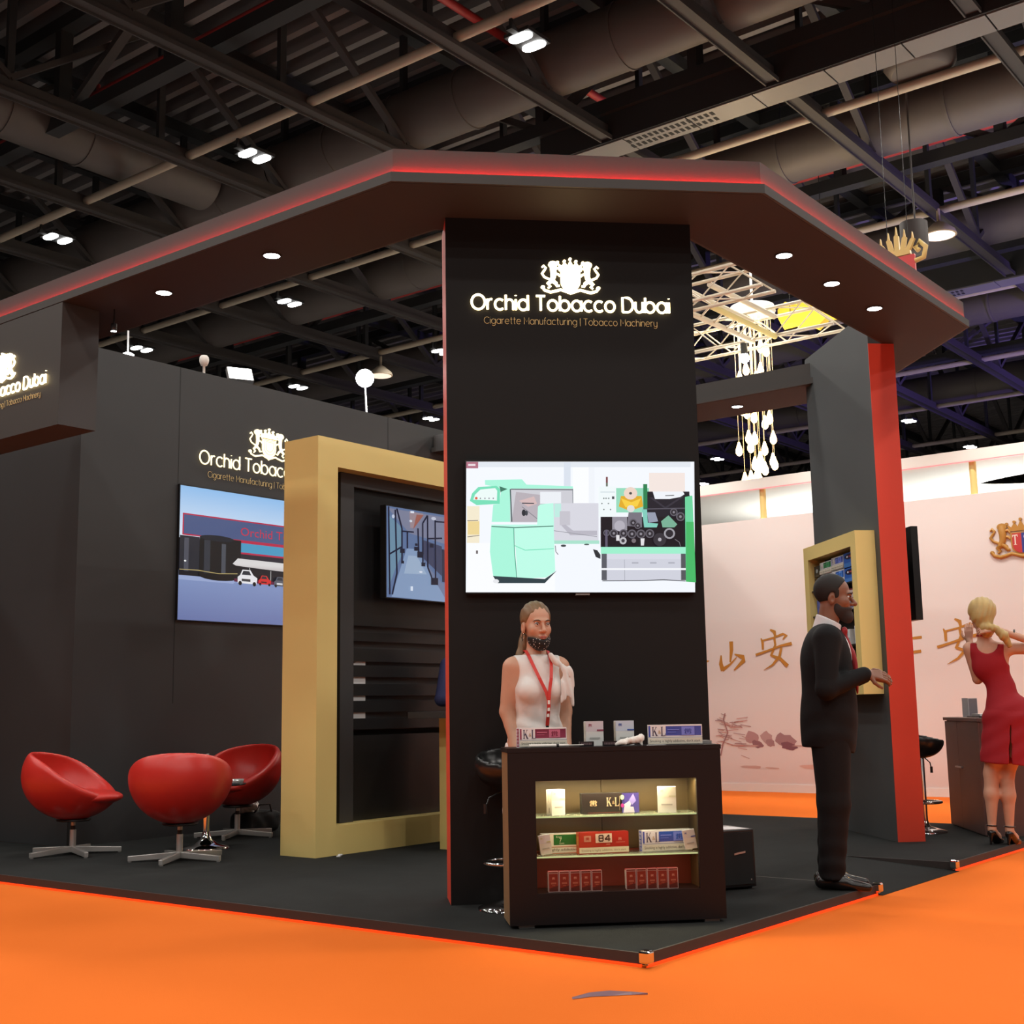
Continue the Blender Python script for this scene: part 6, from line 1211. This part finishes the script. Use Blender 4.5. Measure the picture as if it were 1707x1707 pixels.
rw = blob('person', r_body, (-.46, -.34, -.01), (.32, .26, 1.84), .012, M_SKINL, fine=[((.15, -.32, 1.46), (.31, -.10, 1.72), .0042), ((-.03, .04, 1.50), (.18, .22, 1.66), .0042)], loc=RPOS, rz=RRZ)
tag(rw, 'woman in a red dress seen from behind, gathering her blond hair with raised arms', 'person'); rw.rotation_euler = (0, math.radians(-4.2), RRZ)
def dress(P):
    x, y, z = P[..., 0], P[..., 1], P[..., 2]
    D = r_torso(P)-.007; q = np.sqrt(((x+.072)/1.22)**2+((y-.018)/.90)**2)-(.150+.020*np.clip((.95-z)/.4, 0, 1)); D = smin(D, smax(q, z-.95, .03), .04)
    D = smax(D, .59-z, .006); D = smax(D, z-(1.47-.0*x), .006)
    D = smax(D, -ell(P, (-.105, .02, 1.425), (.075, .13, .125)), .012); D = smax(D, -ell(P, (.262, .0, 1.41), (.062, .12, .11)), .012); D = smax(D, -ell(P, (.085, .09, 1.475), (.080, .085, .080)), .012)
    slit = np.maximum(np.abs(x+.085)-.010*np.clip((.90-z)/.25, 0, 1), np.maximum(.05-y, z-.90)); D = smax(D, -slit, .004)
    return D+.0025*np.sin(z*50+x*30)*np.clip((1.25-z)*4, 0, 1)
blob('dress', dress, (-.34, -.20, .55), (.30, .22, 1.52), .0075, M_DRESS, rw)
def r_hair(P):
    q = hr.loc(P); D = ell(q, (-.006, .020, .030), (.098, .108, .100)); D = smax(D, (q[..., 1]+.060)*-.85+(q[..., 2]-.08)*-.5, .01); D = smin(D, un(.03, cap(q, (0, .075, -.02), (-.03, .098, -.11), .072, .046)), .03)
    D = smin(D, un(.02, cap(P, (.10, .10, 1.585), (.045, .125, 1.585), .036, .026), cap(P, (.02, .135, 1.58), (-.035, .125, 1.53), .026, .034), cap(P, (-.035, .125, 1.53), (-.075, .105, 1.46), .032, .020)), .02)
    return D+.0022*np.sin(q[..., 0]*190+q[..., 2]*45)
blob('hair', r_hair, (-.13, -.14, 1.40), (.26, .22, 1.84), .005, M_BLOND2, rw)
b = B(); b.tube([(-.075-.0+.0*i, .066+.029*math.cos(i*PI/7), 1.552+.029*math.sin(i*PI/7)) for i in range(14)], .006, 6, closed=True); b.build('bracelet', M_BLK, rw, loc=(-.03, -.005, -.003))
b = B(); b.tube([(.108+.052*math.cos(i*PI/9), .008+.054*math.sin(i*PI/9), 1.527) for i in range(18)], .006, 6, closed=True); b.build('choker', M_DRESS, rw)
for ax, y in ((.045, 0), (-.075, -.03)):
    def rshoe(P, ax=ax, y=y): return un(.012, smax(cap(P, (ax-.03, y-.05, .030), (ax-.052, y-.125, .016), .034, .026), P[..., 2]-.040, .006), smax(cap(P, (ax, y+.058, .085), (ax-.028, y-.045, .030), .033, .032), P[..., 2]-.090+(P[..., 1]-y-.05)*-.45, .006), cap(P, (ax+.002, y+.085, .085), (ax+.004, y+.088, .006), .016, .008))
    sh_ = blob('high_heel', rshoe, (ax-.12, y-.18, -.008), (ax+.07, y+.13, .14), .005, M_SHOE, rw)
    b = B(); b.tube([(ax+.001+.037*math.cos(i*PI/8), y+.034+.039*math.sin(i*PI/8), .135) for i in range(16)], .0045, 6, closed=True); b.build('ankle_strap', M_SHOE, sh_)
# ---------------- person in blue behind the column
BPOS = (3.21, 3.71, ZP)
hb = Head((0, -.01, 1.655), 0, math.radians(8), 0, 1.04, True)
bRS, bRE, bRW = (-.20, .02, 1.40), (-.325, -.02, 1.13), (-.25, -.22, 1.095); bLS, bLE, bLW = (.20, .02, 1.40), (.25, .03, 1.11), (.20, -.16, 1.0)
def b_body(P):
    D = un(.06, ell(P, (0, .0, 1.25), (.175, .11, .22)), ell(P, (0, .0, 1.02), (.16, .11, .2)), ell(P, (0, .0, .90), (.165, .11, .13)), cap(P, (-.16, .01, 1.405), (.16, .01, 1.405), .055)); D = smin(D, cap(P, (0, .01, 1.41), (0, .0, 1.58), .06, .055), .03)
    for sx, S, E, W in ((-1, bRS, bRE, bRW), (1, bLS, bLE, bLW)):
        D = smin(D, cap(P, S, E, .052, .042), .03); D = smin(D, cap(P, E, W, .042, .028), .015); D = smin(D, hand(P, W, (-sx*.3, -1, -.05), (sx*.3, 0, 1), .98, .25, .08), .012)
        D = smin(D, cap(P, (sx*.085, .0, .88), (sx*.085, .0, .48), .09, .06), .04); D = smin(D, cap(P, (sx*.085, .0, .48), (sx*.085, .02, .09), .06, .04), .03); D = smin(D, cap(P, (sx*.085, .03, .04), (sx*.1, -.14, .035), .04, .032), .02)
    return smin(D, hb.skin(P), .018)
bp = blob('person', b_body, (-.38, -.36, -.01), (.34, .18, 1.80), .013, M_SKIND, loc=BPOS, rz=0)
tag(bp, 'person in a blue jacket almost hidden behind the centre column, elbow on the gold counter', 'person'); hb.features(bp, M_BLACKH, None)
def b_jack(P):
    D = un(.06, ell(P, (0, .0, 1.26), (.195, .128, .22)), ell(P, (0, .0, 1.02), (.185, .128, .24)), cap(P, (-.16, .012, 1.405), (.16, .012, 1.405), .066)); D = smax(D, .80-P[..., 2], .006)
    for S, E, W in ((bRS, bRE, bRW), (bLS, bLE, bLW)): D = smin(D, cap(P, S, E, .066, .056), .03); D = smin(D, cap(P, E, np.array(W)+(np.array(E)-np.array(W))*.08, .055, .042), .015)
    return smax(D, -cap(P, (0, .0, 1.46), (0, -.08, 1.66), .07, .1), .01)
blob('jacket', b_jack, (-.42, -.34, .76), (.36, .2, 1.52), .011, M_BLUEJ, bp)
blob('trousers', lambda P: smax(un(.03, ell(P, (0, .0, .88), (.178, .122, .14)), *[un(.03, cap(P, (sx*.085, .0, .84), (sx*.085, .0, .48), .104, .08), cap(P, (sx*.085, .0, .48), (sx*.085, .02, .06), .08, .066)) for sx in (-1, 1)]), .05-P[..., 2], .006), (-.24, -.16, .03), (.24, .2, 1.03), .013, M_SUIT, bp)
blob('hair', lambda P: smax(ell(hb.loc(P), (0, .022, .036), (.079, .094, .092)), (hb.loc(P)[..., 1]+.055)*-.8+(hb.loc(P)[..., 2]-.09)*-.6, .01), (-.11, -.13, 1.52), (.11, .14, 1.80), .008, M_BLACKH, bp)
for sx in (-1, 1): blob('shoe', lambda P: smax(un(.03, cap(P, (sx*.086, .065, .040), (sx*.095, -.04, .045), .042, .044), cap(P, (sx*.095, -.04, .035), (sx*.106, -.17, .024), .043, .028)), .001-P[..., 2], .004), (sx*.1-.09, -.24, -.01), (sx*.1+.09, .15, .11), .008, M_SHOE, bp)
